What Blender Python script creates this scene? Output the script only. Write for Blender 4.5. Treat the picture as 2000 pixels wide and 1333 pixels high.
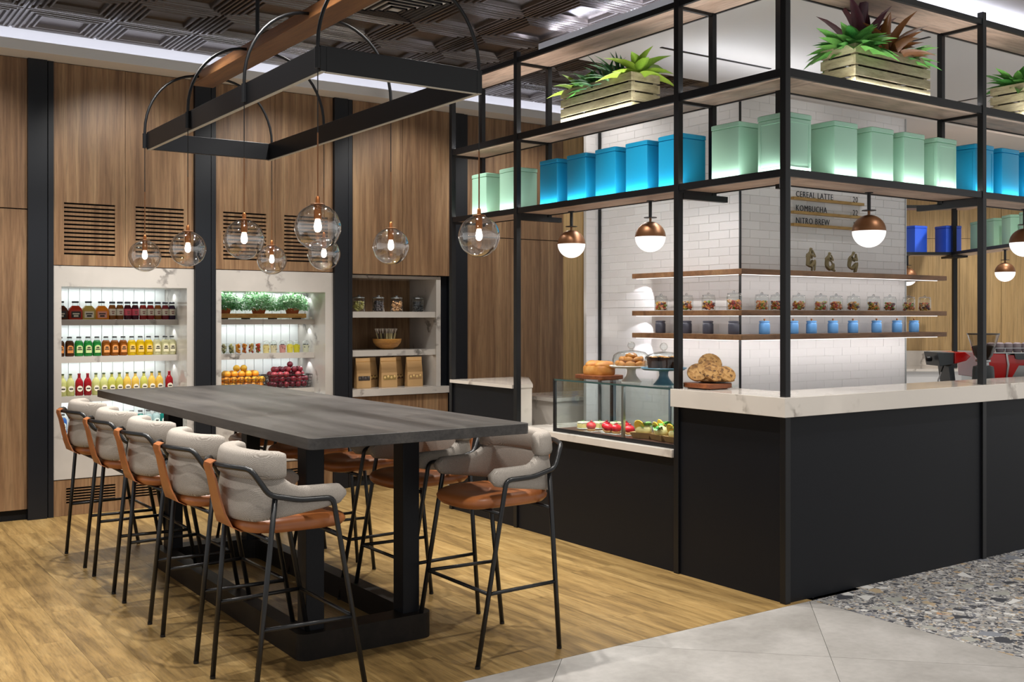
import bpy, math, random
from mathutils import Vector, Matrix
for o in list(bpy.data.objects): bpy.data.objects.remove(o)
S = bpy.context.scene; COL = S.collection
R = random.Random(7)
pi = math.pi
# ------------------------------------------------------------ camera, world, lights, exposure
YAW = -math.radians(34.755)
cd = bpy.data.cameras.new('camera'); cam = bpy.data.objects.new('camera', cd); COL.objects.link(cam)
cam.location = (0, 0, 1.55); cam.rotation_euler = (pi/2, 0, YAW)
cd.sensor_width = 36; cd.lens = 36*2061/2000; cd.shift_y = -47.5/2000; cd.clip_end = 100
S.camera = cam
vs = S.view_settings; vs.view_transform = 'Standard'; vs.look = 'None'; vs.gamma = 1; vs.use_curve_mapping = False
vs.exposure = 0.1
S.cycles.max_bounces = 8; S.cycles.transparent_max_bounces = 24; S.cycles.caustics_reflective = False; S.cycles.caustics_refractive = False
S.cycles.sample_clamp_indirect = 4
w = bpy.data.worlds.new('room_light'); S.world = w; w.use_nodes = True
w.node_tree.nodes['Background'].inputs[0].default_value = (1.0, 0.985, 0.965, 1); w.node_tree.nodes['Background'].inputs[1].default_value = 0.66
def area(name, loc, sx, sy, power, rot=(0, 0, 0), col=(1, 1, 1), spread=180):
    l = bpy.data.lights.new(name, 'AREA'); l.shape = 'RECTANGLE'; l.size = sx; l.size_y = sy; l.energy = power; l.color = col; l.spread = math.radians(spread)
    o = bpy.data.objects.new(name, l); COL.objects.link(o); o.location = loc; o.rotation_euler = rot; return o
def spot(name, loc, tgt, power, ang=70, blend=.6, rad=.04, col=(1, .96, .905)):
    l = bpy.data.lights.new(name, 'SPOT'); l.energy = power; l.spot_size = math.radians(ang); l.spot_blend = blend; l.shadow_soft_size = rad; l.color = col
    o = bpy.data.objects.new(name, l); COL.objects.link(o); o.location = loc
    o.rotation_euler = (Vector(tgt)-Vector(loc)).to_track_quat('-Z', 'Y').to_euler(); return o
WARM = (1, .93, .84); COOL = (.80, .83, 1)
for x in (1.75, 2.85):                                   # downlights over the long table
    for y in (4.7, 6.2, 7.6): spot('table_downlight', (x, y, 3.66), (x, y, 0), 215, 88, .5, .025)
for x, y in ((.3, 4.2), (.3, 6.2), (1.6, 2.9), (3.5, 3.0), (5.6, 2.7), (7.6, 2.7), (3.7, 5.0), (3.8, 7.0)):
    spot('floor_downlight', (x, y, 3.66), (x, y, 0), 150, 95, .6, .04)
for x in (1.0, 2.3, 3.55, 4.8, 6.1):                     # wall washers
    spot('wall_washer', (x, 7.35, 3.66), (x, 8.72, 2.0), 80, 78, .6, .05)
area('cove_strip_wall', (3.5, 8.56, 3.575), 11, .02, 23, (pi-.1, 0, 0), COOL)
area('cove_strip_kiosk_side', (4.92, 5.43, 3.675), .02, 2.3, 11, (pi, .1, 0), COOL)
area('cove_strip_kiosk_front', (9.0, 4.34, 3.675), 8.0, .02, 26, (pi-.1, 0, 0), COOL)
for x, y, e in ((5.1, 4.55, 11), (6.1, 4.55, 11), (7.1, 4.55, 11), (5.05, 5.5, 9), (5.0, 6.3, 40)): spot('kiosk_fill', (x, y, 3.585), (x, y, 0), e, 110, .6, .04, (1, .98, .97))  # added fill spots without fittings, lifting the kiosk interior
spot('machine_fill', (8.1, 4.75, 3.56), (8.5, 5.1, 1.2), 110, 70, .6, .04)  # extra spot added just to brighten the espresso machine
for x, y in ((9.4, 5.2), (10.6, 5.9), (11.6, 6.4)): spot('kiosk_back_fill', (x, y, 3.585), (x+.6, y+.9, .9), 150, 110, .6, .04)  # added fill for the far wall and service counter
for z, e in ((2.90, 8.5), (2.352, 4.8)):                    # strips behind the front bars of the shelving
    area('shelf_strip_side', (4.485, 5.56, z), .012, 3.36, e, (pi, 0, 0), (1, .98, .95))
    area('shelf_strip_front', (6.4, 3.865, z), 3.8, .012, e*1.1, (pi, 0, 0), (1, .98, .95))
area('pillar_top_fill', (6.4, 5.8, 3.14), 1.6, .06, 4.5, (pi, 0, 0), (.95, .96, 1))  # unseen fill added to brighten the underside of the dropped ceiling
area('top_tier_strip_side', (4.6, 5.5, 3.46), .012, 3.2, 2.2, (pi, 0, 0), COOL)
area('aisle_fill', (4.72, 5.45, 2.302), .015, 1.5, 9, (0, -.35, 0), (1, .98, .96))  # fill added below the lower tier to brighten aisle, case top and pillar
for z, e in ((1.828, 1.3), (1.55, .9), (1.385, 3.2)):                           # strips under the shelves on the tiled pillar
    area('pillar_strip_side', (5.29, 5.46, z), .02, 1.05, e*.5, (0, -.5, 0), (1, .97, .96))
    area('pillar_strip_front', (6.40, 4.93, z), 2.2, .02, e, (.5, 0, 0), (1, .97, .96))
for x, nz in ((2.28, ((1.775, 1.2), (1.475, 1.15), (1.175, 1.15), (.855, 1.2))), (3.54, ((1.765, 1.5), (1.475, 1.15), (1.175, 1.2), (.86, 1.2)))):
    for z, e in nz: area('niche_strip', (x, 9.0, z), .9, .03, e*.5, (.2, 0, 0), (.95, 1, .99)); area('niche_back_strip', (x, 9.24, z), .9, .02, e*.75, (.2, 0, 0), (.95, 1, .99))
for z in (1.83, 1.552, 1.387): spot('shelf_end_puck', (5.36, 5.985, z), (5.46, 6.16, z-.28), 3.0, 76, .1, .004, (.93, .94, 1))
for x, z in ((2.735, 1.78), (2.735, 1.478), (2.735, 1.178), (3.975, 1.76), (3.975, 1.478), (3.975, 1.172)): spot('niche_puck', (x, 9.06, z), (x, 9.02, 0), 1.3, 95, .35, .006, (.92, .98, 1))
# ------------------------------------------------------------ materials
def M(name, col, rough=.5, metal=0, spec=.5, trans=0, emit=None, es=0, coat=0):
    m = bpy.data.materials.new(name); m.use_nodes = True; b = m.node_tree.nodes['Principled BSDF']
    b.inputs['Base Color'].default_value = (*col, 1); b.inputs['Roughness'].default_value = rough; b.inputs['Metallic'].default_value = metal
    b.inputs['Specular IOR Level'].default_value = spec; b.inputs['Transmission Weight'].default_value = trans; b.inputs['Coat Weight'].default_value = coat
    if emit: b.inputs['Emission Color'].default_value = (*emit, 1); b.inputs['Emission Strength'].default_value = es
    return m
def lin(h):
    f = lambda c: c/12.92 if c <= .04045 else ((c+.055)/1.055)**2.4
    return tuple(f(int(h[i:i+2], 16)/255) for i in (0, 2, 4))
class N:
    def __init__(s, m): s.m = m; s.t = m.node_tree; s.b = s.t.nodes['Principled BSDF']
    def n(s, kind, **kw):
        nd = s.t.nodes.new('ShaderNode'+kind)
        for k, v in kw.items():
            if k in nd.inputs.keys(): nd.inputs[k].default_value = v
            else: setattr(nd, k, v)
        return nd
    def l(s, a, b): s.t.links.new(a, b)
    def coords(s, scale, rnd=0):
        tc = s.n('TexCoord'); mp = s.n('Mapping'); mp.inputs['Scale'].default_value = scale
        if rnd:
            oi = s.n('ObjectInfo'); ml = s.n('Math', operation='MULTIPLY'); ml.inputs[1].default_value = rnd
            s.l(oi.outputs['Random'], ml.inputs[0]); s.l(ml.outputs[0], mp.inputs['Location'])
        s.l(tc.outputs['Object'], mp.inputs['Vector']); return mp.outputs[0]
    def ramp(s, fac, stops):
        r = s.n('ValToRGB'); e = r.color_ramp.elements
        while len(e) < len(stops): e.new(.5)
        for i, (p, c) in enumerate(stops): e[i].position = p; e[i].color = (*c, 1)
        s.l(fac, r.inputs[0]); return r.outputs[0]
    def mix(s, a, b, fac, mode='MIX'):
        x = s.n('Mix', data_type='RGBA', blend_type=mode)
        if isinstance(fac, (int, float)): x.inputs[0].default_value = fac
        else: s.l(fac, x.inputs[0])
        for i, v in ((6, a), (7, b)):
            if isinstance(v, tuple): x.inputs[i].default_value = (*v, 1)
            else: s.l(v, x.inputs[i])
        return x.outputs[2]
    def bump(s, h, st=.2, d=.01):
        b = s.n('Bump', Strength=st, Distance=d); s.l(h, b.inputs['Height']); s.l(b.outputs[0], s.b.inputs['Normal'])
    def col(s, c): s.l(c, s.b.inputs['Base Color'])
def wood(name, dark, mid, light, scale, rough=.45, rnd=0, streak=6, bump=.08, spec=.4):
    m = M(name, lin(mid), rough, spec=spec); k = N(m); co = k.coords(scale, rnd)
    a = k.n('TexNoise', Scale=1.0, Detail=7, Roughness=.62, Distortion=.6); k.l(co, a.inputs['Vector'])
    b = k.n('TexNoise', Scale=float(streak), Detail=4, Roughness=.7); k.l(co, b.inputs['Vector'])
    c1 = k.ramp(a.outputs[0], [(.3, lin(dark)), (.5, lin(mid)), (.72, lin(light))])
    c2 = k.ramp(b.outputs[0], [(.32, (.45, .45, .45)), (.55, (1, 1, 1))])
    c = k.mix(c1, c2, .65, 'MULTIPLY')
    if rnd:
        oi = k.n('ObjectInfo'); hv = k.n('HueSaturation'); mr = k.n('MapRange'); mr.inputs[3].default_value = .95; mr.inputs[4].default_value = 1.06
        k.l(oi.outputs['Random'], mr.inputs[0]); k.l(mr.outputs[0], hv.inputs['Value']); k.l(c, hv.inputs['Color']); c = hv.outputs[0]
    k.col(c); k.bump(b.outputs[0], bump, .004); return m
def marble(name, base, vein, rough=.12, sc=1.3):
    m = M(name, lin(base), rough); k = N(m); co = k.coords((sc, sc, sc))
    d = k.n('TexNoise', Scale=2.2, Detail=5, Roughness=.6); k.l(co, d.inputs['Vector'])
    mx = k.n('VectorMath', operation='MULTIPLY_ADD'); mx.inputs[1].default_value = (.9, .9, .9); k.l(d.outputs['Color'], mx.inputs[0]); k.l(co, mx.inputs[2])
    v = k.n('TexVoronoi', feature='DISTANCE_TO_EDGE', Scale=1.15); k.l(mx.outputs[0], v.inputs['Vector'])
    n2 = k.n('TexNoise', Scale=3.0, Detail=3); k.l(co, n2.inputs['Vector'])
    vc = k.ramp(v.outputs[0], [(0, lin(vein)), (.012, lin(vein)), (.05, lin(base))])
    msk = k.ramp(n2.outputs[0], [(.48, (0, 0, 0)), (.62, (1, 1, 1))])
    n3 = k.n('TexNoise', Scale=1.5, Detail=4); k.l(co, n3.inputs['Vector'])
    bb = k.mix(lin(base), tuple(c*.86 for c in lin(base)), n3.outputs[0])
    k.col(k.mix(bb, vc, msk)); return m
def glass(name, tint=(1, 1, 1), gl=.10, rough=.0, bump=0, bsc=20):
    m = bpy.data.materials.new(name); m.use_nodes = True; t = m.node_tree; t.nodes.remove(t.nodes['Principled BSDF'])
    o = t.nodes['Material Output']; mx = t.nodes.new('ShaderNodeMixShader'); tr = t.nodes.new('ShaderNodeBsdfTransparent'); g = t.nodes.new('ShaderNodeBsdfGlossy')
    tr.inputs[0].default_value = (*tint, 1); g.inputs['Roughness'].default_value = rough
    lw = t.nodes.new('ShaderNodeLayerWeight'); lw.inputs[0].default_value = .35
    mr = t.nodes.new('ShaderNodeMapRange'); mr.inputs[3].default_value = gl*.45; mr.inputs[4].default_value = min(1, gl*6)
    t.links.new(lw.outputs['Facing'], mr.inputs[0]); mr.interpolation_type = 'SMOOTHERSTEP'
    if bump:
        tc = t.nodes.new('ShaderNodeTexCoord'); nz = t.nodes.new('ShaderNodeTexNoise'); nz.inputs['Scale'].default_value = bsc; bp = t.nodes.new('ShaderNodeBump'); bp.inputs['Strength'].default_value = bump
        mp = t.nodes.new('ShaderNodeMapping'); mp.inputs['Scale'].default_value = (.6, .6, 2.2); t.links.new(tc.outputs['Object'], mp.inputs[0]); t.links.new(mp.outputs[0], nz.inputs['Vector'])
        t.links.new(nz.outputs[0], bp.inputs['Height']); t.links.new(bp.outputs[0], g.inputs['Normal']); t.links.new(bp.outputs[0], lw.inputs['Normal'])
    t.links.new(mr.outputs[0], mx.inputs[0]); t.links.new(tr.outputs[0], mx.inputs[1]); t.links.new(g.outputs[0], mx.inputs[2]); t.links.new(mx.outputs[0], o.inputs[0])
    return m
def liquid(name, h, tl=.55):
    c = lin(h); m = M(name, c, .12); t = m.node_tree; b = t.nodes['Principled BSDF']; tr = t.nodes.new('ShaderNodeBsdfTranslucent'); tr.inputs[0].default_value = (*c, 1)
    mx = t.nodes.new('ShaderNodeMixShader'); mx.inputs[0].default_value = tl; t.links.new(b.outputs[0], mx.inputs[1]); t.links.new(tr.outputs[0], mx.inputs[2]); t.links.new(mx.outputs[0], t.nodes['Material Output'].inputs[0]); return m
LIQ = {}
def liq(h):
    if h not in LIQ: LIQ[h] = liquid('drink_'+h, h)
    return LIQ[h]
FLAT = {}
def flat(h, rough=.5):
    if (h, rough) not in FLAT: FLAT[h, rough] = M('paint_'+h, lin(h), rough)
    return FLAT[h, rough]
def leafmat(name, a, b):
    m = M(name, lin(a), .38); k = N(m); oi = k.n('ObjectInfo'); co = k.coords((9, 9, 9)); nz = k.n('TexNoise', Scale=2.0); k.l(co, nz.inputs['Vector'])
    ad = k.n('Math', operation='MULTIPLY_ADD'); ad.inputs[1].default_value = .6; k.l(oi.outputs['Random'], ad.inputs[0]); sc = k.n('Math', operation='MULTIPLY'); sc.inputs[1].default_value = .5
    k.l(nz.outputs[0], sc.inputs[0]); k.l(sc.outputs[0], ad.inputs[2]); k.col(k.ramp(ad.outputs[0], [(.2, lin(a)), (.8, lin(b))])); return m
WALNUT = wood('walnut_panel', '664a33', '86674a', 'a08260', (15, 15, .6), .42, 0, 5)
WALNUT_H = wood('walnut_shelf', '6b4a30', '8a6344', 'a07a55', (5, 1.2, 5), .45, 0, 4)
WALNUT_X = wood('walnut_shelf_front', '6b4a30', '8a6344', 'a07a55', (1.2, 5, 5), .45, 0, 4)
ASH_Y = wood('ash_board', 'b09684', 'cdb3a0', 'dcc7b6', (6, .8, 6), .5, 0, 5)
ASH_X = wood('ash_board_front', 'b09684', 'cdb3a0', 'dcc7b6', (.8, 6, 6), .5, 0, 5)
LIGHTWOOD = wood('light_oak_panel', 'b0905f', 'ba9a69', 'c2a374', (14, 14, .4), .5, 0, 5, .04)
OAKFLOOR = wood('oak_floor', '66502f', '917547', 'ab8f5e', (11, .9, 11), .38, 37, 9, .06)
BEAM = wood('beam_wood', '58371f', '78502f', '8f653e', (9, .7, 9), .4, 0, 5)
TABLE = wood('black_stained_oak', '2b2826', '3b3836', '494541', (9, .8, 9), .42, 0, 8, .15)
EBON = wood('ebony_base', '0e0c0a', '171310', '1f1a17', (8, 1, 8), .5, 0, 6, .08, .25)
CRATE = wood('crate_pine', '8f8564', 'aaa080', 'bdb496', (3, 3, 14), .6, 11, 4)
TRAYW = wood('tray_wood', 'a67b3c', 'c3964f', 'd4ab66', (3, 12, 12), .5)
BOARDW = wood('board_wood', '5e3018', '7c4424', '94572f', (10, 3, 10), .4)
RAILW = wood('rail_wood', '8f6d38', 'ab8648', 'bd9a5d', (2, 10, 14), .5)
BOWLW = wood('bowl_wood', '93602a', 'b98340', 'cf9d5a', (4, 4, 22), .4)
MARBLE = marble('white_marble', 'bab4ad', '706b66'); MARBLE_LT = marble('counter_marble', 'd6cec4', '8b8177', .1, 1.0)
BLACK = M('black_metal', lin('0d0e11'), .4, .0, .4); BLACKP = M('black_panel', lin('101217'), .48, 0, .22); COLM = M('charcoal_column', lin('11141a'), .4, 0, .4)
TUBEM = M('black_tube', lin('121315'), .33, .0, .5)
STEEL = M('brushed_steel', lin('b9bcbd'), .28, 1); BRASS = M('aged_brass', lin('7a5336'), .42, .65); COPPER = M('copper_socket', lin('a5673b'), .35, .8)
WHITE = M('white_plaster', lin('e3e1df'), .8); GREYP = M('grey_plaster', lin('cfcdcb'), .85); WPANEL = M('white_lacquer', lin('e9eeee'), .35)
DARK = M('dark_recess', lin('0d0c0b'), .9)
TIN = M('dark_pressed_tin', lin('5e5753'), .27, .78); k = N(TIN); nz = k.n('TexNoise', Scale=6.0, Detail=3); k.l(k.coords((1, 1, 1), 9), nz.inputs['Vector']); k.bump(nz.outputs[0], .15, .02)
LED = M('led_strip', (1, 1, 1), emit=(1, .98, .95), es=1.2); BULB = M('lit_bulb', (1, 1, 1), emit=(1, .95, .88), es=9); OPAL = M('opal_glass', (1, 1, 1), .2, emit=(1, .97, .93), es=1.15)
LEATH = M('tan_leather', lin('ad6330'), .4, coat=.1); k = N(LEATH); nz = k.n('TexNoise', Scale=140.0, Detail=2); k.l(k.coords((1, 1, 1)), nz.inputs['Vector']); k.bump(nz.outputs[0], .12, .002)
n2 = k.n('TexNoise', Scale=7.0, Detail=3); k.l(k.coords((1, 1, 1), 5), n2.inputs['Vector']); k.col(k.ramp(n2.outputs[0], [(.3, lin('8f5229')), (.7, lin('ab6838'))]))
FAB = M('grey_tweed', lin('a09890'), .9, spec=.2); k = N(FAB)
tc = k.n('TexCoord'); wv = k.n('TexWave', Scale=60.0, Distortion=0); wv.wave_profile = 'TRI'; sp = k.n('SeparateXYZ'); k.l(tc.outputs['Object'], sp.inputs[0])
pp = k.n('Math', operation='PINGPONG'); pp.inputs[1].default_value = .012; sm = k.n('Math', operation='ADD'); k.l(sp.outputs[0], sm.inputs[0]); k.l(sp.outputs[1], sm.inputs[1]); k.l(sm.outputs[0], pp.inputs[0])
ad = k.n('Math', operation='ADD'); k.l(pp.outputs[0], ad.inputs[0]); k.l(sp.outputs[2], ad.inputs[1]); cb = k.n('CombineXYZ'); k.l(ad.outputs[0], cb.inputs[0]); k.l(cb.outputs[0], wv.inputs['Vector'])
n2 = k.n('TexNoise', Scale=220.0, Detail=2); k.l(tc.outputs['Object'], n2.inputs['Vector']); c1 = k.ramp(wv.outputs[0], [(.2, lin('8b837a')), (.8, lin('b1a9a0'))]); c2 = k.ramp(n2.outputs[0], [(.35, (.7, .7, .7)), (.6, (1, 1, 1))])
k.col(k.mix(c1, c2, .5, 'MULTIPLY')); k.bump(wv.outputs[0], .12, .002)
TILE = M('white_glazed_tile', lin('dcd8d3'), .3); k = N(TILE); oi = k.n('ObjectInfo'); k.col(k.ramp(oi.outputs['Random'], [(0, lin('dedad8')), (1, lin('e7e4e2'))])); nz = k.n('TexNoise', Scale=9.0, Detail=2); k.l(k.coords((1, 1, 3), 7), nz.inputs['Vector']); k.bump(nz.outputs[0], .12, .01)
GROUT = M('pale_grout', lin('d3cfcb'), .9)
STONE = M('grey_stone', lin('a19d98'), .42); k = N(STONE); co = k.coords((1, 1, 1), 20); a = k.n('TexNoise', Scale=2.2, Detail=8, Roughness=.65); k.l(co, a.inputs['Vector']); b = k.n('TexNoise', Scale=30.0, Detail=4); k.l(co, b.inputs['Vector'])
k.col(k.mix(k.ramp(a.outputs[0], [(.3, lin('8e8a85')), (.7, lin('aeaaa6'))]), k.ramp(b.outputs[0], [(.3, (.8, .8, .8)), (.6, (1, 1, 1))]), .5, 'MULTIPLY'))
TERR = M('terrazzo', lin('8c8a88'), .25); k = N(TERR); co = k.coords((1, 1, 1)); nd = k.n('TexNoise', Scale=9.0, Detail=2); k.l(co, nd.inputs['Vector'])
mv = k.n('VectorMath', operation='MULTIPLY_ADD'); mv.inputs[1].default_value = (.06, .06, .06); k.l(nd.outputs['Color'], mv.inputs[0]); k.l(co, mv.inputs[2]); cc = None
def chips(scale, thr, stops):
    v = k.n('TexVoronoi', Scale=scale, Randomness=1.0); k.l(mv.outputs[0], v.inputs['Vector']); sx = k.n('SeparateColor'); k.l(v.outputs['Color'], sx.inputs[0])
    lt = k.n('Math', operation='LESS_THAN'); lt.inputs[1].default_value = thr; k.l(sx.outputs[1], lt.inputs[0])
    ve = k.n('TexVoronoi', Scale=scale, Randomness=1.0, feature='DISTANCE_TO_EDGE'); k.l(mv.outputs[0], ve.inputs['Vector']); d = k.n('Math', operation='GREATER_THAN'); d.inputs[1].default_value = .05; k.l(ve.outputs['Distance'], d.inputs[0]); mm = k.n('Math', operation='MULTIPLY'); k.l(lt.outputs[0], mm.inputs[0]); k.l(d.outputs[0], mm.inputs[1])
    r = k.ramp(sx.outputs[0], stops); r.node.color_ramp.interpolation = 'CONSTANT'; return r, mm.outputs[0]
r0, m0 = chips(75, .95, [(0, lin('55565a')), (.3, lin('a3a19e')), (.55, lin('c9c6c1')), (.75, lin('8c8a88')), (.9, lin('b7a58c'))])
r1, m1 = chips(30, .42, [(0, lin('4a4b50')), (.25, lin('9b9995')), (.5, lin('c4c2c0')), (.65, lin('77787f')), (.82, lin('b09a7c')), (.92, lin('dcdad6'))])
r2, m2 = chips(12, .17, [(0, lin('45464b')), (.36, lin('d5d3d0')), (.5, lin('b3a083')), (.6, lin('85888f')), (.75, lin('a3a39b')), (.93, lin('b98f6c'))])
k.col(k.mix(k.mix(k.mix(lin('8b898a'), r0, m0), r1, m1), r2, m2))
GLOBE = glass('clear_globe_glass', (.97, .97, .96), .42, .02, .9, 16); CLEAR = glass('clear_glass', (.96, .985, .98), .12); CASE = glass('case_glass', (.955, .985, .978), .06); HOPPER = glass('hopper_glass', (.85, .83, .8), .14)
MINT = M('mint_box', lin('a5d3bb'), .4); TEAL = M('teal_box', lin('1499c9'), .4); BLUE = M('cobalt_box', lin('2f5ad2'), .4)
GREEN = leafmat('green_leaf', '2f7a34', '79b85a'); LIME = leafmat('lime_leaf', '6f9a2c', 'a9c94a'); BURG = leafmat('burgundy_leaf', '3f1a2b', '6a2f35'); RUST = leafmat('rust_leaf', '5a3a1e', '8d5a2e'); GRASS = leafmat('grass_leaf', '1f4f33', '4a7f4a'); HERB = leafmat('herb_leaf', '3f8f48', '9fd09a'); HERB2 = leafmat('herb_tip', 'b6dbb0', 'e2f1dc')
CANDY = M('candy_mix', (.6, .3, .2), .35); k = N(CANDY); v = k.n('TexVoronoi', Scale=48.0); k.l(k.coords((1, 1, 1), 3), v.inputs['Vector']); sx = k.n('SeparateColor'); k.l(v.outputs['Color'], sx.inputs[0])
r = k.ramp(sx.outputs[0], [(0, lin('c8812f')), (.2, lin('d9a441')), (.35, lin('b4402f')), (.5, lin('d67a5a')), (.64, lin('7d9a3c')), (.76, lin('e3c9a4')), (.88, lin('5a3a4c'))]); r.node.color_ramp.interpolation = 'CONSTANT'; k.col(r)
BREAD = M('bread_crust', lin('b97a35'), .55); k = N(BREAD); nz = k.n('TexNoise', Scale=11.0, Detail=4); k.l(k.coords((1, 1, 1)), nz.inputs['Vector']); k.col(k.ramp(nz.outputs[0], [(.3, lin('9a5b22')), (.55, lin('c5863c')), (.75, lin('d9a55e'))]))
COOKIE = M('cookie', lin('a07440'), .8); k = N(COOKIE); v = k.n('TexVoronoi', Scale=70.0); k.l(k.coords((1, 1, 1), 5), v.inputs['Vector']); sx = k.n('SeparateColor'); k.l(v.outputs['Color'], sx.inputs[0]); k.col(k.ramp(sx.outputs[0], [(0, lin('4f3319')), (.3, lin('8a6230')), (.7, lin('a67f4a'))])); k.bump(v.outputs['Distance'], .5, .006)
KRAFT = M('kraft_paper', lin('a98658'), .75); PLUM = M('plum_skin', lin('7d2233'), .3); k = N(PLUM); oi = k.n('ObjectInfo'); k.col(k.ramp(oi.outputs['Random'], [(0, lin('571a2c')), (.6, lin('8a2636')), (1, lin('a63e45'))]))
ORANGE = M('orange_peel', lin('e09a28'), .45); k = N(ORANGE); oi = k.n('ObjectInfo'); k.col(k.ramp(oi.outputs['Random'], [(0, lin('d9781e')), (.5, lin('e39a2a')), (1, lin('e8c23c'))]))
CLAY = M('khaki_stoneware', lin('8a7d5c'), .75); TERRA = M('terracotta', lin('a9562e'), .7)
# ------------------------------------------------------------ mesh helpers
class G:
    def __init__(s): s.v = []; s.f = []
    def box(s, x0, x1, y0, y1, z0, z1):
        b = len(s.v); s.v += [(x, y, z) for z in (z0, z1) for y in (y0, y1) for x in (x0, x1)]
        s.f += [tuple(b+i for i in q) for q in ((0, 2, 3, 1), (4, 5, 7, 6), (0, 1, 5, 4), (2, 6, 7, 3), (0, 4, 6, 2), (1, 3, 7, 5))]; return s
    def loft(s, secs, cap=True):
        b = len(s.v); n = len(secs[0])
        for q in secs: s.v += [tuple(p) for p in q]
        for i in range(len(secs)-1):
            for j in range(n): s.f.append((b+i*n+j, b+i*n+(j+1) % n, b+(i+1)*n+(j+1) % n, b+(i+1)*n+j))
        if cap: s.f.append(tuple(b+n-1-j for j in range(n))); s.f.append(tuple(b+(len(secs)-1)*n+j for j in range(n)))
        return s
    def prism(s, poly, z0, z1): return s.loft([[(x, y, z0) for x, y in poly], [(x, y, z1) for x, y in poly]])
    def side(s, poly, y0, y1): return s.loft([[(x, y1, z) for x, z in poly], [(x, y0, z) for x, z in poly]])   # polygon in x,z pushed along y
    def tube(s, pts, r, n=8, cap=True):
        pts = [Vector(p) for p in pts]; secs = []; up = None
        for i, p in enumerate(pts):
            t = ((pts[i+1] if i < len(pts)-1 else p)-(pts[i-1] if i else p)).normalized()
            if up is None: up = t.orthogonal().normalized()
            up = (up-t*up.dot(t)).normalized(); q = t.cross(up); rr = r[i] if isinstance(r, (list, tuple)) else r
            secs.append([p+(up*math.cos(a)+q*math.sin(a))*rr for a in (2*pi*j/n for j in range(n))])
        return s.loft(secs, cap)
    def lathe(s, prof, n=24, c=(0, 0, 0), cap=True):
        return s.loft([[(c[0]+max(r, 1e-4)*math.cos(2*pi*j/n), c[1]+max(r, 1e-4)*math.sin(2*pi*j/n), c[2]+z) for j in range(n)] for r, z in prof], cap)
    def ball(s, c, r, n=12, m=7, sq=1):
        rx, ry, rz = r if isinstance(r, tuple) else (r, r, r)
        return s.loft([[(c[0]+rx*math.sin(pi*max(i, .02)/m if i < m else pi*.997)*math.cos(2*pi*j/n), c[1]+ry*math.sin(pi*max(i, .02)/m if i < m else pi*.997)*math.sin(2*pi*j/n), c[2]-rz*math.cos(pi*i/m)) for j in range(n)] for i in range(m+1)])
    def xf(s, mt, a=0): s.v[a:] = [tuple(mt @ Vector(p)) for p in s.v[a:]]; return s
def spline(pts, k=4):
    P = [Vector(p) for p in pts]; P = [P[0]*2-P[1]]+P+[P[-1]*2-P[-2]]; out = []
    for i in range(1, len(P)-2):
        for j in range(k):
            t = j/k; a, b, c, d = P[i-1:i+3]
            out.append(.5*((2*b)+(c-a)*t+(2*a-5*b+4*c-d)*t*t+(3*b-a-3*c+d)*t**3))
    return out+[P[-2]]
def mesh(name, g, mat, smooth=False, ang=.7):
    me = bpy.data.meshes.new(name); me.from_pydata(g.v, [], g.f); me.materials.append(mat)
    if smooth:
        me.polygons.foreach_set('use_smooth', [True]*len(me.polygons))
        me.set_sharp_from_angle(angle=ang)
    me.update(); return me
def obj(name, g, mat, parent=None, loc=None, rot=None, smooth=False, bev=0, ang=.7):
    me = g if isinstance(g, bpy.types.Mesh) else mesh(name, g, mat, smooth, ang)
    o = bpy.data.objects.new(name, me); COL.objects.link(o)
    if parent: o.parent = parent
    if loc: o.location = loc
    if rot is not None: o.rotation_euler = rot if isinstance(rot, tuple) else (0, 0, rot)
    if bev: b = o.modifiers.new('edge', 'BEVEL'); b.width = bev; b.segments = 2; b.limit_method = 'ANGLE'
    return o
def tag(o, label, cat, group=None):
    o['label'] = label; o['category'] = cat
    if group: o['group'] = group
    return o
def thing(name, label, cat, loc=(0, 0, 0), rz=0, group=None):
    o = bpy.data.objects.new(name, None); COL.objects.link(o); o.empty_display_size = .05; o.location = loc; o.rotation_euler = (0, 0, rz); return tag(o, label, cat, group)
def struct(name, g, mat, **kw): o = obj(name, g, mat, **kw); o['kind'] = 'structure'; return o
def fillet(pts, r=.03, k=4):
    P = [Vector(p) for p in pts]; out = [P[0]]
    for a, b, c in zip(P, P[1:], P[2:]):
        d1, d2 = (a-b), (c-b); q = min(r, d1.length*.45, d2.length*.45); s_, e = b+d1.normalized()*q, b+d2.normalized()*q
        out += [s_*(1-t)**2+b*2*t*(1-t)+e*t*t for t in (i/k for i in range(k+1))]
    return out+[P[-1]]
def kids(o): return [c for c in bpy.data.objects if c.parent == o]
def dup(root, loc, rz=None, label=None, group=None, sc=None):
    def cp(o, par):
        c = o.copy(); COL.objects.link(c)
        if par: c.parent = par
        if o.name not in KID: KID[o.name] = kids(o)
        for ch in KID[o.name]: cp(ch, c)
        return c
    r = cp(root, None); r.location = loc
    if rz is not None: r.rotation_euler = (0, 0, rz)
    if label: r['label'] = label
    if group: r['group'] = group
    if sc: r.scale = (sc, sc, sc) if isinstance(sc, (int, float)) else sc
    return r
KID = {}
ORD = ('first', 'second', 'third', 'fourth', 'fifth', 'sixth', 'seventh', 'eighth', 'ninth', 'tenth')
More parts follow.
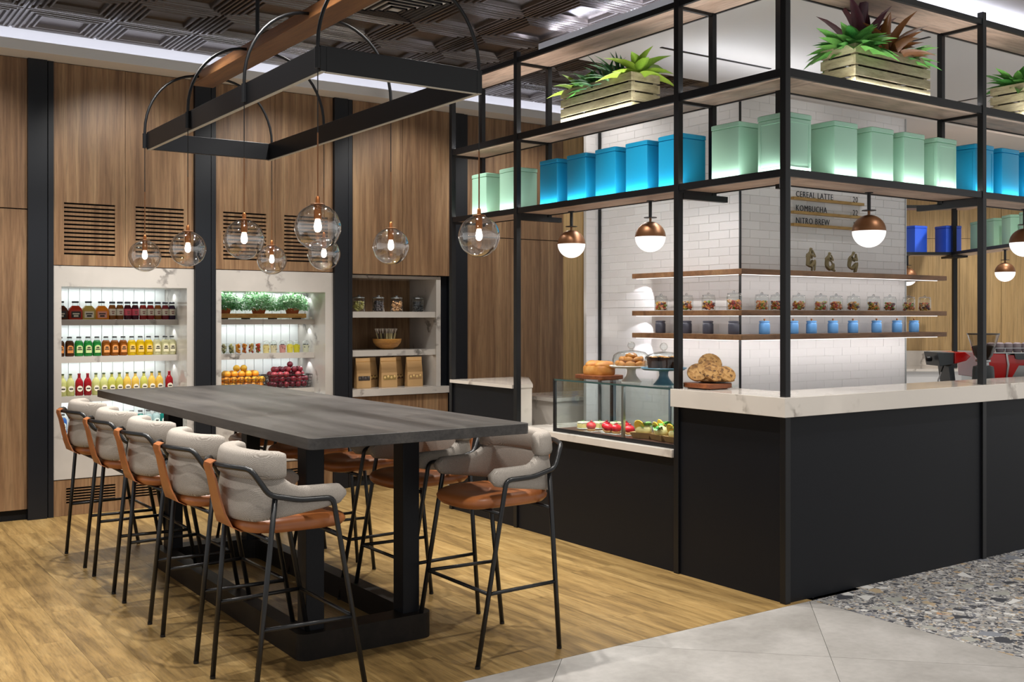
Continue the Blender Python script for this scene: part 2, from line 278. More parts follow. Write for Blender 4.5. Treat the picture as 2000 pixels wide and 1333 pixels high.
# ------------------------------------------------------------ floor
fl = struct('floor', G().box(-2.2, 10.5, 3.80, 9.4, -.06, -.006), DARK)
row = 0; x = -.9
PLK = {}
while x < 4.9:                                             # oak planks running towards the niches
    y = 3.80; off = R.choice((.35, .7, 1.05, .55, .9, 1.25)); seg = off
    while y < 8.72:
        L = round(min(seg, 8.74-y), 3); seg = 1.22
        if L not in PLK: PLK[L] = mesh('plank', G().box(.0004, .1856, .0004, L-.0004, -.012, 0), OAKFLOOR)
        obj('plank', PLK[L], OAKFLOOR, fl, (x, y, 0)); y += L
    x += .186
obj('plank_underlay', G().box(4.87, 10.5, 3.8, 9.4, -.012, -.001), STONE, fl)
# grey stone, tiles laid at 45 degrees, clipped to x < 4.63, y < 3.80
fs = struct('floor_stone', G().box(-2.2, 4.63, -1.5, 3.80, -.06, -.008), DARK)
def clip(poly, ax, lim, keep_less):
    out = []
    for i, p in enumerate(poly):
        q = poly[(i+1) % len(poly)]; a = (p[ax] < lim) == keep_less; b = (q[ax] < lim) == keep_less
        if a: out.append(p)
        if a != b: t = (lim-p[ax])/(q[ax]-p[ax]); out.append((p[0]+(q[0]-p[0])*t, p[1]+(q[1]-p[1])*t))
    return out
T = 1.2; s2 = math.sqrt(.5); ox, oy = 3.93, 3.12
for i in range(-5, 5):
    for j in range(-5, 5):
        g_ = .0012; pl = []
        for a, b in ((g_, g_), (T-g_, g_), (T-g_, T-g_), (g_, T-g_)):
            u, v = i*T+a, j*T+b; pl.append((ox+(u-v)*s2, oy+(u+v)*s2))
        for ax, lim, kl in ((0, 4.628, True), (1, 3.798, True), (0, -2.2, False), (1, -1.5, False)):
            pl = clip(pl, ax, lim, kl) if pl else pl
        if len(pl) > 2: obj('stone_tile', G().prism(pl, -.012, 0), STONE, fs)
ft = struct('floor_terrazzo', G().box(4.631, 11, -1.5, 3.86, -.06, 0), TERR)
# ------------------------------------------------------------ back wall: columns, panels, vents
WY = 8.72
wb = struct('wall_back', G().box(-2.2, 9.2, 9.40, 9.46, 0, 3.76), GREYP)
def panel(x0, x1, z0, z1, mat=WALNUT, y=WY, name='panel', par=wb, th=.03):
    return obj(name, G().box(x0+.0015, x1-.0015, y, y+th, z0+.0015, z1-.0015), mat, par)
def vent_panel(x0, x1, z0, z1, vx0, vx1, vz0, vz1, n, mat=WALNUT):
    g = G(); y0, y1 = WY, WY+.03; x0 += .0015; x1 -= .0015; z0 += .0015; z1 -= .0015
    g.box(x0, vx0, y0, y1, z0, z1).box(vx1, x1, y0, y1, z0, z1).box(vx0, vx1, y0, y1, z0, vz0).box(vx0, vx1, y0, y1, vz1, z1)
    p = obj('panel', g, mat, wb); obj('vent_recess', G().box(vx0, vx1, y1+.002, y1+.02, vz0, vz1), DARK, p)
    slot = .0135; sl = (vz1-vz0-n*slot)/(n-1); me = mesh('slat', G().box(vx0, vx1, y0, y1, 0, sl), mat)
    for i in range(n-1): obj('slat', me, mat, p, (0, 0, vz0+slot+i*(sl+slot)))
def column(x0, x1):
    m = x1-.045; obj('column', G().box(x0, m-.004, 8.685, 8.80, 0, 3.52).box(m-.004, m+.006, 8.72, 8.80, 0, 3.52).box(m+.006, x1, 8.70, 8.80, 0, 3.52), COLM, wb)
panel(-2.2, .15, .08, 2.368); panel(-2.2, .15, 2.374, 3.52); panel(.15, 1.55, .08, 2.368); panel(.15, 1.55, 2.374, 3.52)
obj('kick_board', G().box(-2.2, 1.55, WY+.03, WY+.05, 0, .08), DARK, wb)
column(1.55, 1.735); column(2.83, 3.01); column(4.09, 4.272); column(5.325, 5.51)
for a in ((1.737, 2.277, 1.95, 3.52, 1.814, 2.198), (2.277, 2.828, 1.95, 3.52, 2.357, 2.746), (3.012, 3.54, 1.95, 3.52, 3.079, 3.460), (3.54, 4.088, 1.95, 3.52, 3.625, 4.04)):
    vent_panel(*a, 2.035, 2.44, 13)
for a in ((1.737, 2.277, .0, .28, 1.83, 2.2), (2.277, 2.828, .0, .28, 2.35, 2.74), (3.012, 3.54, .0, .28, 3.1, 3.46), (3.54, 4.088, .0, .28, 3.62, 4.0)):
    vent_panel(*a, .095, .215, 6)
panel(4.275, 4.79, 1.94, 3.52, y=8.70); panel(4.79, 5.305, 1.94, 3.52, y=8.70)
panel(4.275, 4.6, .09, .815, y=8.73); panel(4.6, 4.95, .09, .815, y=8.73); panel(4.95, 5.305, .09, .815, y=8.73); obj('kick_board', G().box(4.275, 5.32, 8.75, 8.77, 0, .09), DARK, wb)
for a, b in ((5.51, 5.98), (5.98, 6.4), (6.4, 6.70)): panel(a, b, 0, 2.333); panel(a, b, 2.338, 3.52)
panel(6.70, 6.97, 0, 3.52, LIGHTWOOD); obj('door_jamb', G().box(6.97, 7.02, 8.69, 8.75, 0, 3.52), WALNUT, wb); panel(7.02, 9.2, 0, 3.52, LIGHTWOOD)
# ------------------------------------------------------------ ceiling, cove and dropped ceiling over the kiosk
ce = struct('ceiling', G().box(-2.6, 16, 1.2, 14, 3.765, 3.82), GREYP)
prof = [(.3045, 0), (.297, 0), (.293, -.009), (.280, -.009), (.275, 0), (.262, 0), (.256, -.012), (.243, -.012), (.237, -.001), (.221, -.001), (.214, -.014), (.203, -.014), (.196, 0), (.180, 0), (.172, -.012), (.160, -.012), (.150, .006), (.05, .006)]
gt = G(); gt.loft([[(h*a, h*b, z) for a, b in ((1, 1), (-1, 1), (-1, -1), (1, -1))] for h, z in ((h, z*1.5) for h, z in prof)], False); nb = len(gt.v); gt.f.append((nb-4, nb-3, nb-2, nb-1))
tin = mesh('tin_tile', gt, TIN)
for i in range(-5, 10):
    for j in range(0, 11):
        cx, cy = 1.43+.61*i+.305, 8.72-.61*j-.305
        if (cx < 4.9 or cy > 6.9) and cy > 2 and not (i == 3 and j == 3): obj('tin_tile', tin, TIN, ce, (cx, cy, 3.752))
ad_ = thing('air_diffuser', 'square black louvred air diffuser set among the pressed tin ceiling tiles', 'air vent', (3.565, 6.585, 3.75))
for i in range(6):
    h = .29-.045*i; g = G(); zz = -.012-.006*i
    for a, b, c, d in ((-h, h, -h, -h+.016), (-h, h, h-.016, h), (-h, -h+.016, -h, h), (h-.016, h, -h, h)): g.box(a, b, c, d, zz, zz+.012)
    obj('louvre', g, BLACK, ad_)
obj('duct_plate', G().box(-.3, .3, -.3, .3, -.002, .01), GREYP, ad_)
struct('trim_1', G().box(-2.4, 9.2, 8.46, 8.715, 3.521, 3.54).box(-2.4, 9.2, 8.46, 8.475, 3.54, 3.60), WHITE)
struct('wall_cove', G().box(-2.4, 9.2, 8.722, 8.75, 3.541, 3.762), WHITE)
obj_led = struct('trim_2', G().box(-2.2, 9.0, 8.50, 8.51, 3.545, 3.56), LED)
cl = struct('ceiling_drop', G().box(4.83, 15, 4.25, 6.60, 3.60, 3.635).box(4.83, 4.845, 4.25, 6.60, 3.635, 3.665).box(4.83, 15, 4.25, 4.265, 3.635, 3.665).box(5.0, 15, 4.42, 6.45, 3.635, 3.764), WHITE)
for nm, a in (('air_slot', (5.5, 6.72, 5.93, 5.955)), ('air_slot', (9.2, 9.225, 4.7, 6.2)), ('air_slot', (6.9, 6.925, 4.6, 5.0))): obj(nm, G().box(*a, 3.595, 3.6), BLACK, cl)
# ------------------------------------------------------------ tiled pillar in the kiosk
pc = struct('wall_pillar', G().box(5.4640, 7.334, 5.1040, 6.62, 0, 3.12).box(5.325, 7.334, 6.6245, 6.66, 0, 3.12), GROUT)
tme = {}; rest = G(); nt = 0
def tiles(face, a0, a1, fixed, zlo, zhi, pick):
    global nt
    r = 0; z = .48
    while z < zhi:
        a = a0-(.1 if r % 2 else 0)
        while a < a1-.02:
            lo, hi = max(a, a0)+.001, min(a+.2, a1)-.001
            if hi-lo > .02 and z >= zlo:
                w_ = round(hi-lo, 3); z1 = min(z+.058, 3.12)
                if pick(z, lo) and nt < 300:
                    if (face, w_) not in tme:
                        h_ = .029; g = G(); q = w_/2
                        if face == 'y': g.loft([[(-q, 0, -h_), (q, 0, -h_), (q, 0, h_), (-q, 0, h_)], [(-q, -.005, -h_), (q, -.005, -h_), (q, -.005, h_), (-q, -.005, h_)], [(-q+.002, -.007, -h_+.002), (q-.002, -.007, -h_+.002), (q-.002, -.007, h_-.002), (-q+.002, -.007, h_-.002)]])
                        else: g.loft([[(0, -q, -h_), (0, -q, h_), (0, q, h_), (0, q, -h_)], [(-.005, -q, -h_), (-.005, -q, h_), (-.005, q, h_), (-.005, q, -h_)], [(-.007, -q+.002, -h_+.002), (-.007, -q+.002, h_-.002), (-.007, q-.002, h_-.002), (-.007, q-.002, -h_+.002)]])
                        tme[face, w_] = mesh('wall_tile', g, TILE)
                    mid = (lo+hi)/2; t_ = lambda: R.uniform(-.006, .006)
                    obj('wall_tile', tme[face, w_], TILE, pc, (mid, fixed, z+.029) if face == 'y' else (fixed, mid, z+.029), (t_(), 0, t_()*.5) if face == 'y' else (0, t_(), t_()*.5)); nt += 1
                else:
                    if face == 'y': rest.box(lo, hi, fixed-.006, fixed, z, z1)
                    else: rest.box(fixed-.006, fixed, lo, hi, z, z1)
            a += .2
        z += .06; r += 1
tiles('y', 5.46, 7.34, 5.108, .9, 3.12, lambda z, a: 1.9 < z < 2.75)
tiles('x', 5.10, 6.62, 5.468, .6, 3.12, lambda z, a: 1.62 < z < 2.7)
tiles('y', 5.32, 5.455, 6.628, .6, 3.12, lambda z, a: False)
o = obj('tile_field', rest, TILE, pc); o['kind'] = 'stuff'
obj('corner_trim', G().box(5.450, 5.462, 5.090, 5.102, .9, 3.12), BLACK, pc); obj('corner_trim', G().box(5.44, 5.456, 6.600, 6.618, .6, 3.12), BLACK, pc); obj('corner_trim', G().box(7.335, 7.345, 5.095, 5.108, .9, 3.12), STEEL, pc)
for z in (1.836, 1.558, 1.393):
    g = G().prism([(5.26, 6.0), (5.26, 4.9), (7.59, 4.9), (7.59, 5.30), (7.345, 5.30), (7.345, 5.09), (5.448, 5.09), (5.448, 6.0)], z, z+.036)
    sh = thing('wall_shelf', {1.836: 'long walnut shelf wrapping the tiled pillar, topmost one carrying the stone figures', 1.558: 'long walnut shelf wrapping the tiled pillar, holding the candy jars', 1.393: 'long walnut shelf wrapping the tiled pillar, holding blue and charcoal canisters'}[z], 'shelf', (5.3, 5.0, z))
    b = obj('board', g, WALNUT_X, sh, (-5.3, -5.0, -z), bev=.002)
    obj('light_strip', G().box(5.284, 5.296, 4.96, 5.98, z-.005, z-.001).box(5.3, 7.5, 4.924, 4.936, z-.005, z-.001), LED, sh, (-5.3, -5.0, -z))
# ------------------------------------------------------------ far kiosk wall (turned to face the entrance), inner counters
A = YAW
def rot(l, d): return (math.sin(-A)*d+math.cos(A)*l, math.cos(A)*d-math.sin(-A)*l)
fw = struct('wall_far', G().box(4.0, 9.0, 14.06, 14.12, 0, 3.76), GREYP, rot=A)
for a, b in ((4.02, 4.95), (4.95, 5.945), (5.945, 6.5), (6.5, 7.6), (7.6, 8.9)):
    for z0, z1 in ((0, 2.585), (2.59, 3.5)): obj('panel', G().box(a+.003, b-.003, 14.02, 14.06, z0, z1), LIGHTWOOD, fw)
# ------------------------------------------------------------ kiosk: black steel shelving frame
kf = thing('shelving_frame', 'black steel frame of posts and bars carrying three tiers of boards over the counter', 'shelving', (4.46, 3.84, 0))
K = Vector((4.46, 3.84, 0))
def kobj(name, g, mat, par=None, **kw): return obj(name, g, mat, par or kf, tuple(-K), **kw)
XF, YF, XB, YB = 4.44, 3.82, 4.73, 4.11          # outer front planes and inner back planes
XE = 9.0; YE = 7.29
for y in (3.82, 4.645, 6.34, 7.25): kobj('post', G().box(4.44, 4.48, y, y+.04, 0, 3.5), BLACK, bev=.002)
for x in (6.31, 8.2): kobj('post', G().box(x, x+.04, 3.82, 3.86, 0, 3.5), BLACK, bev=.002)
for y in (4.11, 4.645, 6.34, 7.25): kobj('back_post', G().box(4.73, 4.765, y, y+.035, 2.29, 3.5), BLACK)
for x in (6.31, 8.2): kobj('back_post', G().box(x, x+.035, 4.11, 4.145, 2.29, 3.5), BLACK)
for z, h in ((2.31, .04), (2.85, .045), (3.42, .035)):
    kobj('front_bar', G().box(4.445, 4.468, 3.86, YE, z, z+h), BLACK); kobj('front_bar', G().box(4.48, XE, 3.825, 3.848, z, z+h), BLACK)
    kobj('back_bar', G().box(4.748, 4.762, 4.12, YE, z, z+.03), BLACK); kobj('back_bar', G().box(4.75, XE, 4.128, 4.142, z, z+.03), BLACK)
    kobj('shelf_board', G().box(4.469, 4.747, 3.85, YE, z+.006, z+.03), ASH_Y); kobj('shelf_board', G().box(4.748, XE, 3.849, 4.127, z+.006, z+.03), ASH_X)
    for y in (4.66, 6.36, 7.27): kobj('cross_bar', G().box(4.48, 4.745, y-.012, y+.012, z-.012, z+.006), BLACK)
    for x in (6.33, 8.22): kobj('cross_bar', G().box(x-.012, x+.012, 3.86, 4.125, z-.012, z+.006), BLACK)
for y in (4.66, 6.36): kobj('bracket_arm', G().box(4.48, 4.86, y-.018, y+.018, 2.262, 2.298), BLACK)
kobj('bracket_arm', G().box(6.31, 6.346, 3.86, 4.30, 2.262, 2.298), BLACK)
kobj('corner_gusset', G().box(4.482, 4.53, 3.862, 3.90, 2.255, 2.308), STEEL)
for z in (2.886, 2.342):
    kobj('light_strip', G().box(4.470, 4.479, 3.9, YE-.05, z-.004, z+.004), LED); kobj('light_strip', G().box(4.5, XE-.1, 3.85, 3.859, z-.004, z+.004), LED)
# counter base and tops
cb_ = thing('kiosk_counter', 'matt black panelled counter front around the coffee kiosk', 'counter', (4.46, 3.84, 0))
def cobj(name, g, mat, par=None, **kw): return obj(name, g, mat, par or cb_, tuple(-K), **kw)
cobj('panel', G().box(4.455, 4.475, 3.862, 4.643, .0, 1.008), BLACKP); cobj('panel', G().box(4.455, 4.475, 4.687, 6.338, .0, .696), BLACKP); cobj('panel', G().box(4.455, 4.475, 6.382, 7.25, .0, 1.018), BLACKP)
for a, b in ((4.482, 6.308), (6.352, 8.198), (8.242, 9.0)): cobj('panel', G().box(a, b, 3.835, 3.855, .0, 1.008), BLACKP)
cobj('carcass', G().box(4.478, 4.74, 3.858, 4.64, .02, 1.0).box(4.74, 9.0, 3.858, 4.16, .02, 1.0).box(4.478, 5.02, 4.69, 6.33, .02, .69), DARK)
ct = tag(obj('countertop', G().prism([(4.40, 4.672), (4.40, 3.79), (9.0, 3.79), (9.0, 4.18), (4.78, 4.18), (4.78, 4.672)], 1.01, 1.116), MARBLE_LT, bev=.002), 'thick veined marble countertop turning the corner of the kiosk', 'countertop')
wt = tag(obj('worktop', G().box(4.78, 7.5, 4.19, 4.62, .86, .90), STEEL), 'steel worktop behind the raised marble counter', 'worktop')
lg = tag(obj('counter_ledge', G().box(4.425, 5.03, 4.686, 6.34, .697, .745), MARBLE_LT, bev=.002), 'low marble ledge under the glass pastry case', 'countertop')
eb = thing('end_counter', 'short marble topped counter at the wall end of the kiosk', 'counter', (4.7, 6.8, 0))
obj('top', G().prism([(4.43, 7.265), (4.43, 6.385), (4.62, 6.385), (5.13, 7.15), (5.13, 7.265)], 1.02, 1.045), MARBLE_LT, eb, (-4.7, -6.8, 0)); obj('body', G().prism([(4.49, 7.25), (4.49, 6.39), (4.615, 6.39), (5.125, 7.155), (5.125, 7.25)], 0, 1.018), MARBLE_LT, eb, (-4.7, -6.8, 0))
bc = thing('back_counter', 'low marble counter behind the pastry case', 'counter', (5.5, 6.85, 0))
obj('top', G().box(5.14, 6.9, 6.82, 7.4, .86, .89), MARBLE_LT, bc, (-5.5, -6.85, 0)); obj('body', G().box(5.16, 6.88, 6.84, 7.38, 0, .86), MARBLE_LT, bc, (-5.5, -6.85, 0))
# storage tins on the lower tier
def tin_box(mat, ridged=True):
    g = G(); s = .105; r = .012
    def sq(h, z): return [(a*(h-r)+r*math.cos(t), b*(h-r)+r*math.sin(t), z) for a, b, t0 in ((1, 1, 0), (-1, 1, pi/2), (-1, -1, pi), (1, -1, 1.5*pi)) for t in (t0, t0+pi/4, t0+pi/2)]
    g.loft([sq(s-.004, 0), sq(s, .004), sq(s, .296), sq(s-.004, .30)])
    lid = G().loft([sq(s-.004, .30), sq(s+.002, .302), sq(s+.002, .326), sq(s-.004, .330), sq(s-.02, .330), sq(s-.024, .327)])
    fr = G()
    if ridged:
        for rz in (0, pi/2, pi, -pi/2):
            a = len(fr.v); fr.box(-.082, -.078, -s-.002, -s+.002, .03, .28).box(.078, .082, -s-.002, -s+.002, .03, .28).box(-.08, .08, -s-.002, -s+.002, .03, .034).box(-.08, .08, -s-.002, -s+.002, .276, .28); fr.xf(Matrix.Rotation(rz, 4, 'Z'), a)
    return g, lid, fr
protos = {}
def tin_thing(kind, loc, label, group, rz=0, sc=1, ridged=True):
    mat = {'mint': MINT, 'teal': TEAL, 'blue': BLUE}[kind]
    if (kind, ridged) not in protos:
        t = thing('storage_tin', label, 'tin', loc, rz, group); g, l, f = tin_box(mat, ridged); bd = obj('body', g, mat, t, smooth=True); obj('lid', l, mat, t, smooth=True)
        if ridged: obj('embossed_frame', f, mat, bd)
        protos[kind, ridged] = t
    else: t = dup(protos[kind, ridged], loc, rz, label, group)
    t.scale = (sc, sc, 1); return t
ZT = 2.341
for y, k in ((6.95, 'mint'), (6.56, 'mint')): tin_thing(k, (4.61, y, ZT), 'mint green square tin on the lit shelf, '+('closest to the wood wall' if y > 6.8 else 'between another mint tin and the teal ones'), 'mint tins at the wall end', 0, 1, False)
for i, y in enumerate((6.04, 5.72, 5.41, 5.10, 4.79)): tin_thing('teal', (4.61, y, ZT), 'bright teal square tin above the pastry case, %s from the wood wall' % ORD[i], 'teal tins above the pastry case', 0, 1, False)
tin_thing('mint', (4.61, 4.325, ZT), 'mint green square tin beside the last teal one above the pastry case', 'mint tins', 0, 1.04, False)
tin_thing('mint', (4.61, 3.975, ZT), 'mint green embossed tin on the corner of the lit shelf above the counter corner', 'mint tins', 0, 1.0, True)
for i, x in enumerate((5.04, 5.38, 5.69, 6.03)): tin_thing('mint', (x, 3.995, ZT), 'mint green square tin above the marble counter, %s after the corner tin' % ORD[i], 'mint tins over the counter', 0, 1, i == 3)
for i, x in enumerate((6.45, 6.755, 7.05, 7.36, 7.66)): tin_thing('teal', (x, 3.995, ZT), 'bright teal square tin above the marble counter, %s after the mint ones' % ORD[i], 'teal tins over the counter', 0, 1, i == 0)
# planter crates on the middle tier
def crate(loc, L, D, label, along_x, ):
    t = thing('planter_crate', label, 'crate', loc, 0 if along_x else pi/2, 'planter crates on the shelving')
    h = .0525; gp = .0125; a, b = L/2, D/2
    for i in range(4):
        z = i*(h+gp)
        for y in (-b, b-.014): obj('slat', G().box(-a, a, y, y+.014, z, z+h), CRATE, t, bev=.001)
        for x in (-a, a-.014): obj('slat', G().box(x, x+.014, -b+.0145, b-.0145, z, z+h), CRATE, t, bev=.001)
    for x in (-a+.016, a-.046):
        for y in (-b+.016, b-.046): obj('corner_batten', G().box(x, x+.03, y, y+.03, .002, .24), CRATE, t)
    obj('soil', G().box(-a+.016, a-.016, -b+.048, b-.048, .18, .21), DARK, t); obj('base', G().box(-a+.016, a-.016, -b+.016, b-.016, .001, .012), CRATE, t)
    return t
c1 = crate((4.62, 5.508, 2.882), .746, .25, 'pale slatted pine crate planted with lime green leaves and grass blades', False)
c2 = crate((5.452, 3.99, 2.882), .723, .25, 'pale slatted pine crate planted with green and burgundy foliage', True)
c3 = crate((7.245, 3.99, 2.882), .723, .25, 'pale slatted pine crate planted with green foliage beyond the counter post', True)
def leafmesh(name, mat, n=6, fold=.12, curl=.5):                    # unit leaf along +x
    g = G(); 
    for i in range(n+1):
        t = i/n; wd = math.sin(pi*min(1, t**.8*.95+.03))**.75*(.5 if t < 1 else .03); z = -curl*t*t*.5+.0; x = t*(1-.12*curl*t)
        g.v += [(x, -wd, z+fold*wd), (x, 0, z), (x, wd, z+fold*wd)]
    for i in range(n):
        for j in (0, 1): a = i*3+j; g.f.append((a, a+1, a+4, a+3))
    return mesh(name, g, mat, True, 3)
LM = {k: leafmesh('leaf', m, 6, f, c) for k, m, f, c in (('green', GREEN, .3, 1.3), ('lime', LIME, .35, 1.2), ('burg', BURG, .2, .5), ('rust', RUST, .3, .9), ('grass', GRASS, .1, 1.1))}
def plant(loc, label, kind, n, L, W, spread, el=(.3, 1.2), group='plants in the shelving crates'):
    t = thing('foliage_plant', label, 'plant', loc, 0, group)
    obj('stem', G().tube([(0, 0, -.06), (0, 0, .0), (.004, 0, .05)], [.009, .008, .003], 6), M('stem', lin('5c5a2c')) if 'stem' not in bpy.data.materials else bpy.data.materials['stem'], t)
    for i in range(n):
        az = i*2.4+R.uniform(-.3, .3); e = el[0]+.12+(el[1]-el[0])*(i/(n-1)); l = L*R.uniform(.75, 1.1); w_ = W*R.uniform(.8, 1.15)
        o = obj('leaf', LM[kind], None, t, (spread*math.cos(az)*R.random(), spread*math.sin(az)*R.random(), .03*i/n), (R.uniform(-.3, .3), -e, az)); o.scale = (l, w_, l)
    return t
zc = 2.882+.19
plant((4.61, 5.20, zc), 'broad lime green leafed plant at the street end of the slatted crate', 'lime', 16, .24, .095, .02, (.45, 1.4))
plant((4.60, 5.36, zc), 'dark green grassy tuft beside the broad lime leaves', 'grass', 40, .24, .022, .06, (.4, 1.45))
plant((4.61, 5.53, zc), 'arching dark grass tuft in the middle of the slatted crate', 'grass', 40, .24, .022, .07, (.35, 1.4))
plant((4.60, 5.66, zc), 'short bushy green plant between grass and pale lime sprig', 'green', 34, .15, .045, .06, (.3, 1.4))
plant((4.60, 5.80, zc), 'thin lime green sprig at the wall end of the crate', 'lime', 11, .2, .06, .03, (.4, 1.35))
plant((5.21, 3.99, zc), 'dense glossy green leafy plant beside the burgundy one', 'green', 64, .2, .085, .10, (.3, 1.4))
plant((5.36, 4.03, zc), 'dark burgundy upright leafed plant in the pine crate', 'burg', 9, .42, .10, .03, (1.0, 1.45))
plant((5.52, 3.97, zc), 'rust coloured pointed leafed plant in the pine crate', 'rust', 26, .29, .065, .06, (.3, 1.42))
plant((5.68, 3.98, zc), 'small variegated green plant at the end of the pine crate', 'green', 30, .2, .055, .06, (.25, 1.3))
plant((7.05, 3.99, zc), 'bright green leafy plant in the crate beyond the post', 'green', 56, .2, .085, .1, (.3, 1.4))
plant((7.2, 4.0, zc), 'dark burgundy leafed plant in the crate beyond the post', 'burg', 8, .2, .08, .03, (.5, 1.4))
# half brass, half opal globe lamps
def globe_lamp(loc, label, drop=None, par=None):
    t = thing('globe_pendant', label, 'pendant lamp', loc, 0, 'brass and opal globe lamps'); r = .099; n = 10
    obj('brass_cap', G().lathe([(r*math.cos(a), r*math.sin(a)) for a in (pi/2*i/n for i in range(n+1))], 32), BRASS, t, smooth=True, ang=1.5)
    obj('opal_bowl', G().lathe([(r*.985*math.cos(a), r*.985*math.sin(a)) for a in (-pi/2*(n-i)/n for i in range(n+1))], 32), OPAL, t, smooth=True, ang=1.5)
    obj('collar', G().lathe([(.008, r-.002), (.008, r+.026)], 12), BRASS, t); obj('disc', G().lathe([(.042, r+.024), (.042, r+.028)], 24), BLACK, t)
    d = drop or (2.298-loc[2]); obj('stem', G().lathe([(.011, r+.028), (.011, d-.004)], 12), BLACK, t); obj('canopy', G().lathe([(.025, d-.006), (.025, d)], 16), BLACK, t)
    return t
g1 = globe_lamp((4.61, 5.905, 2.064), 'brass and opal globe lamp hung above the loaf')
dup(g1, (4.61, 5.08, 2.064), label='brass and opal globe lamp hung above the glass cake domes')
dup(g1, (5.381, 3.99, 2.064), label='brass and opal globe lamp hung before the menu rails')
dup(g1, (7.1, 3.99, 2.064), label='brass and opal globe lamp hung past the counter post')
# far hanging shelf with cobalt and mint tins
fx, fy = rot(5.36, 12.8); fs_ = thing('hanging_shelf', 'black framed hanging shelf with cobalt tins in the depth of the kiosk', 'shelving', (fx, fy, 0), A)
for z in (2.30, 2.87):
    obj('bar', G().box(-.9, 0, 0, .03, z, z+.035), BLACK, fs_); obj('bar', G().box(-.03, 0, -3, 0, z, z+.035), BLACK, fs_)
    obj('shelf_board', G().box(-.9, .3, .03, .33, z+.005, z+.03), ASH_X, fs_); obj('shelf_board', G().box(0, .3, -3, .03, z+.005, z+.03), ASH_Y, fs_)
obj('post', G().box(-.02, .025, -.02, .025, 2.27, 2.93), BLACK, fs_); obj('post', G().box(.12, .17, .3, .35, .912, 3.0), BLACK, fs_); obj('post', G().box(-.85, -.8, .3, .35, .912, 3.0), BLACK, fs_); obj('tie_bar', G().box(-.02, .17, .0, .33, 2.27, 2.295), BLACK, fs_)
for i, (x, y, r_) in enumerate(((-.42, .17, .5), (0.0, .17, .25))): p = rot(5.36+x, 12.8+y); tin_thing('blue', (*p, 2.331), 'deep cobalt blue square tin on the far hanging shelf, '+('beside the tiled pillar' if i == 0 else 'beside the shelf corner post'), 'cobalt tins', A+r_, 1.05, False)
for i, d in enumerate((12.35, 11.95, 11.55, 11.15)): p = rot(5.36+.15, d); tin_thing('mint', (*p, 2.331), 'mint green square tin on the far hanging shelf, %s from the cobalt ones' % ORD[i], 'mint tins on the far shelf', A, 1.0, False)
for (l, d, z, e) in ((5.07, 10.85, 2.008, 'under the far mint tins'), (4.31, 11.5, 1.985, 'half hidden behind the tiled pillar')): p = rot(l, d); dup(g1, (*p, z), label='brass and opal globe lamp deep in the kiosk, '+e, group='deep kiosk lamps')
dc = thing('service_counter', 'pale marble service counter with upstand along the light oak wall', 'counter', (0, 0, 0), A)
obj('top', G().box(4.3, 8, 12.9, 13.95, .88, .91), MARBLE_LT, dc); obj('upstand', G().box(4.3, 8, 13.95, 14.0, .91, 1.10), MARBLE_LT, dc); obj('body', G().box(4.3, 8, 12.95, 13.95, 0, .88), GREYP, dc); 
sk = thing('socket_plate', 'small black socket on the light oak wall above the service counter', 'socket', (*rot(5.86, 14.0), 1.17), A); obj('plate', G().box(-.018, .018, 0, .015, -.04, .04), BLACK, sk, bev=.003); obj('outlet', G().box(-.01, .01, -.002, .0, -.02, .02), DARK, sk)
mc = thing('machine_counter', 'steel counter carrying the espresso machine and grinder', 'counter', (*rot(4.1, 9.2), 0), A)
obj('top', G().box(-.75, 1.6, -.35, .5, .86, .90), STEEL, mc); obj('body', G().box(-.72, 1.58, -.32, .48, 0, .86), GREYP, mc)
# espresso machine and grinder
RED = M('red_enamel', lin('c01a1a'), .18, coat=.5); DGREY = M('dark_grey_body', lin('454a4d'), .4); k_ = .00437
em = thing('espresso_machine', 'red and steel espresso machine with cups on its top rail', 'coffee machine', (*rot(4.01, 9.1), .90), A)
def em_p(pts): return [((x-1918)*k_, (745-y)*k_+.102) for x, y in pts]
obj('side_cheek', G().side(em_p([(1929, 741), (1972, 741), (1976, 716), (1972, 693), (1926, 692)]), -.02, .5), RED, em, bev=.006); obj('trim_blade', G().side(em_p([(1972, 741), (1975, 741), (1979, 714), (1975, 692), (1972, 693), (1975, 716)]), -.03, .5), STEEL, em)
obj('front_panel', G().side(em_p([(1976, 741), (1986, 741), (2000, 716), (2120, 716), (2120, 702), (1996, 702), (1990, 695), (1976, 695), (1980, 714)]), -.01, .45), RED, em, bev=.004)
obj('chassis', G().side(em_p([(1932, 768), (2120, 768), (2120, 694), (1932, 694)]), .03, .46), STEEL, em)
obj('display_panel', G().side(em_p([(1992, 702), (1998, 704), (2060, 704), (2060, 692), (1990, 692)]), -.02, -.011), DGREY, em)
obj('cup_rail', G().side(em_p([(1928, 692), (2120, 692), (2120, 690), (1928, 690)]), -.02, .5).side(em_p([(1928, 682), (2120, 682), (2120, 681), (1928, 681)]), -.02, -.01).side(em_p([(1951, 692), (1952, 692), (1952, 682), (1951, 682)]), -.02, -.01).side(em_p([(1971, 692), (1972, 692), (1972, 682), (1971, 682)]), -.02, -.01), STEEL, em)
for x in (.2, .45, .7): obj('drip_foot', G().lathe([(.025, 0), (.02, .05)], 12, (x, .2, 0)), BLACK, em)
cupm = mesh('glass_cup', G().lathe([(.03, 0), (.036, .02), (.036, .075), (.02, .085), (.0, .086)], 14), M('smoked_cup', lin('9c8f94'), .15), True)
for i in range(9): p = rot(4.01+.07+.075*i, 9.15); tag(obj('glass_cup', cupm, None, None, (*p, .9+.1+.242)), 'upturned smoky glass cup on top of the espresso machine', 'cup', 'cups on the espresso machine')
side = thing('steam_unit', 'dark grey and red machine side unit with black steam knob', 'coffee machine', (*rot(4.01, 9.05), .90), A)
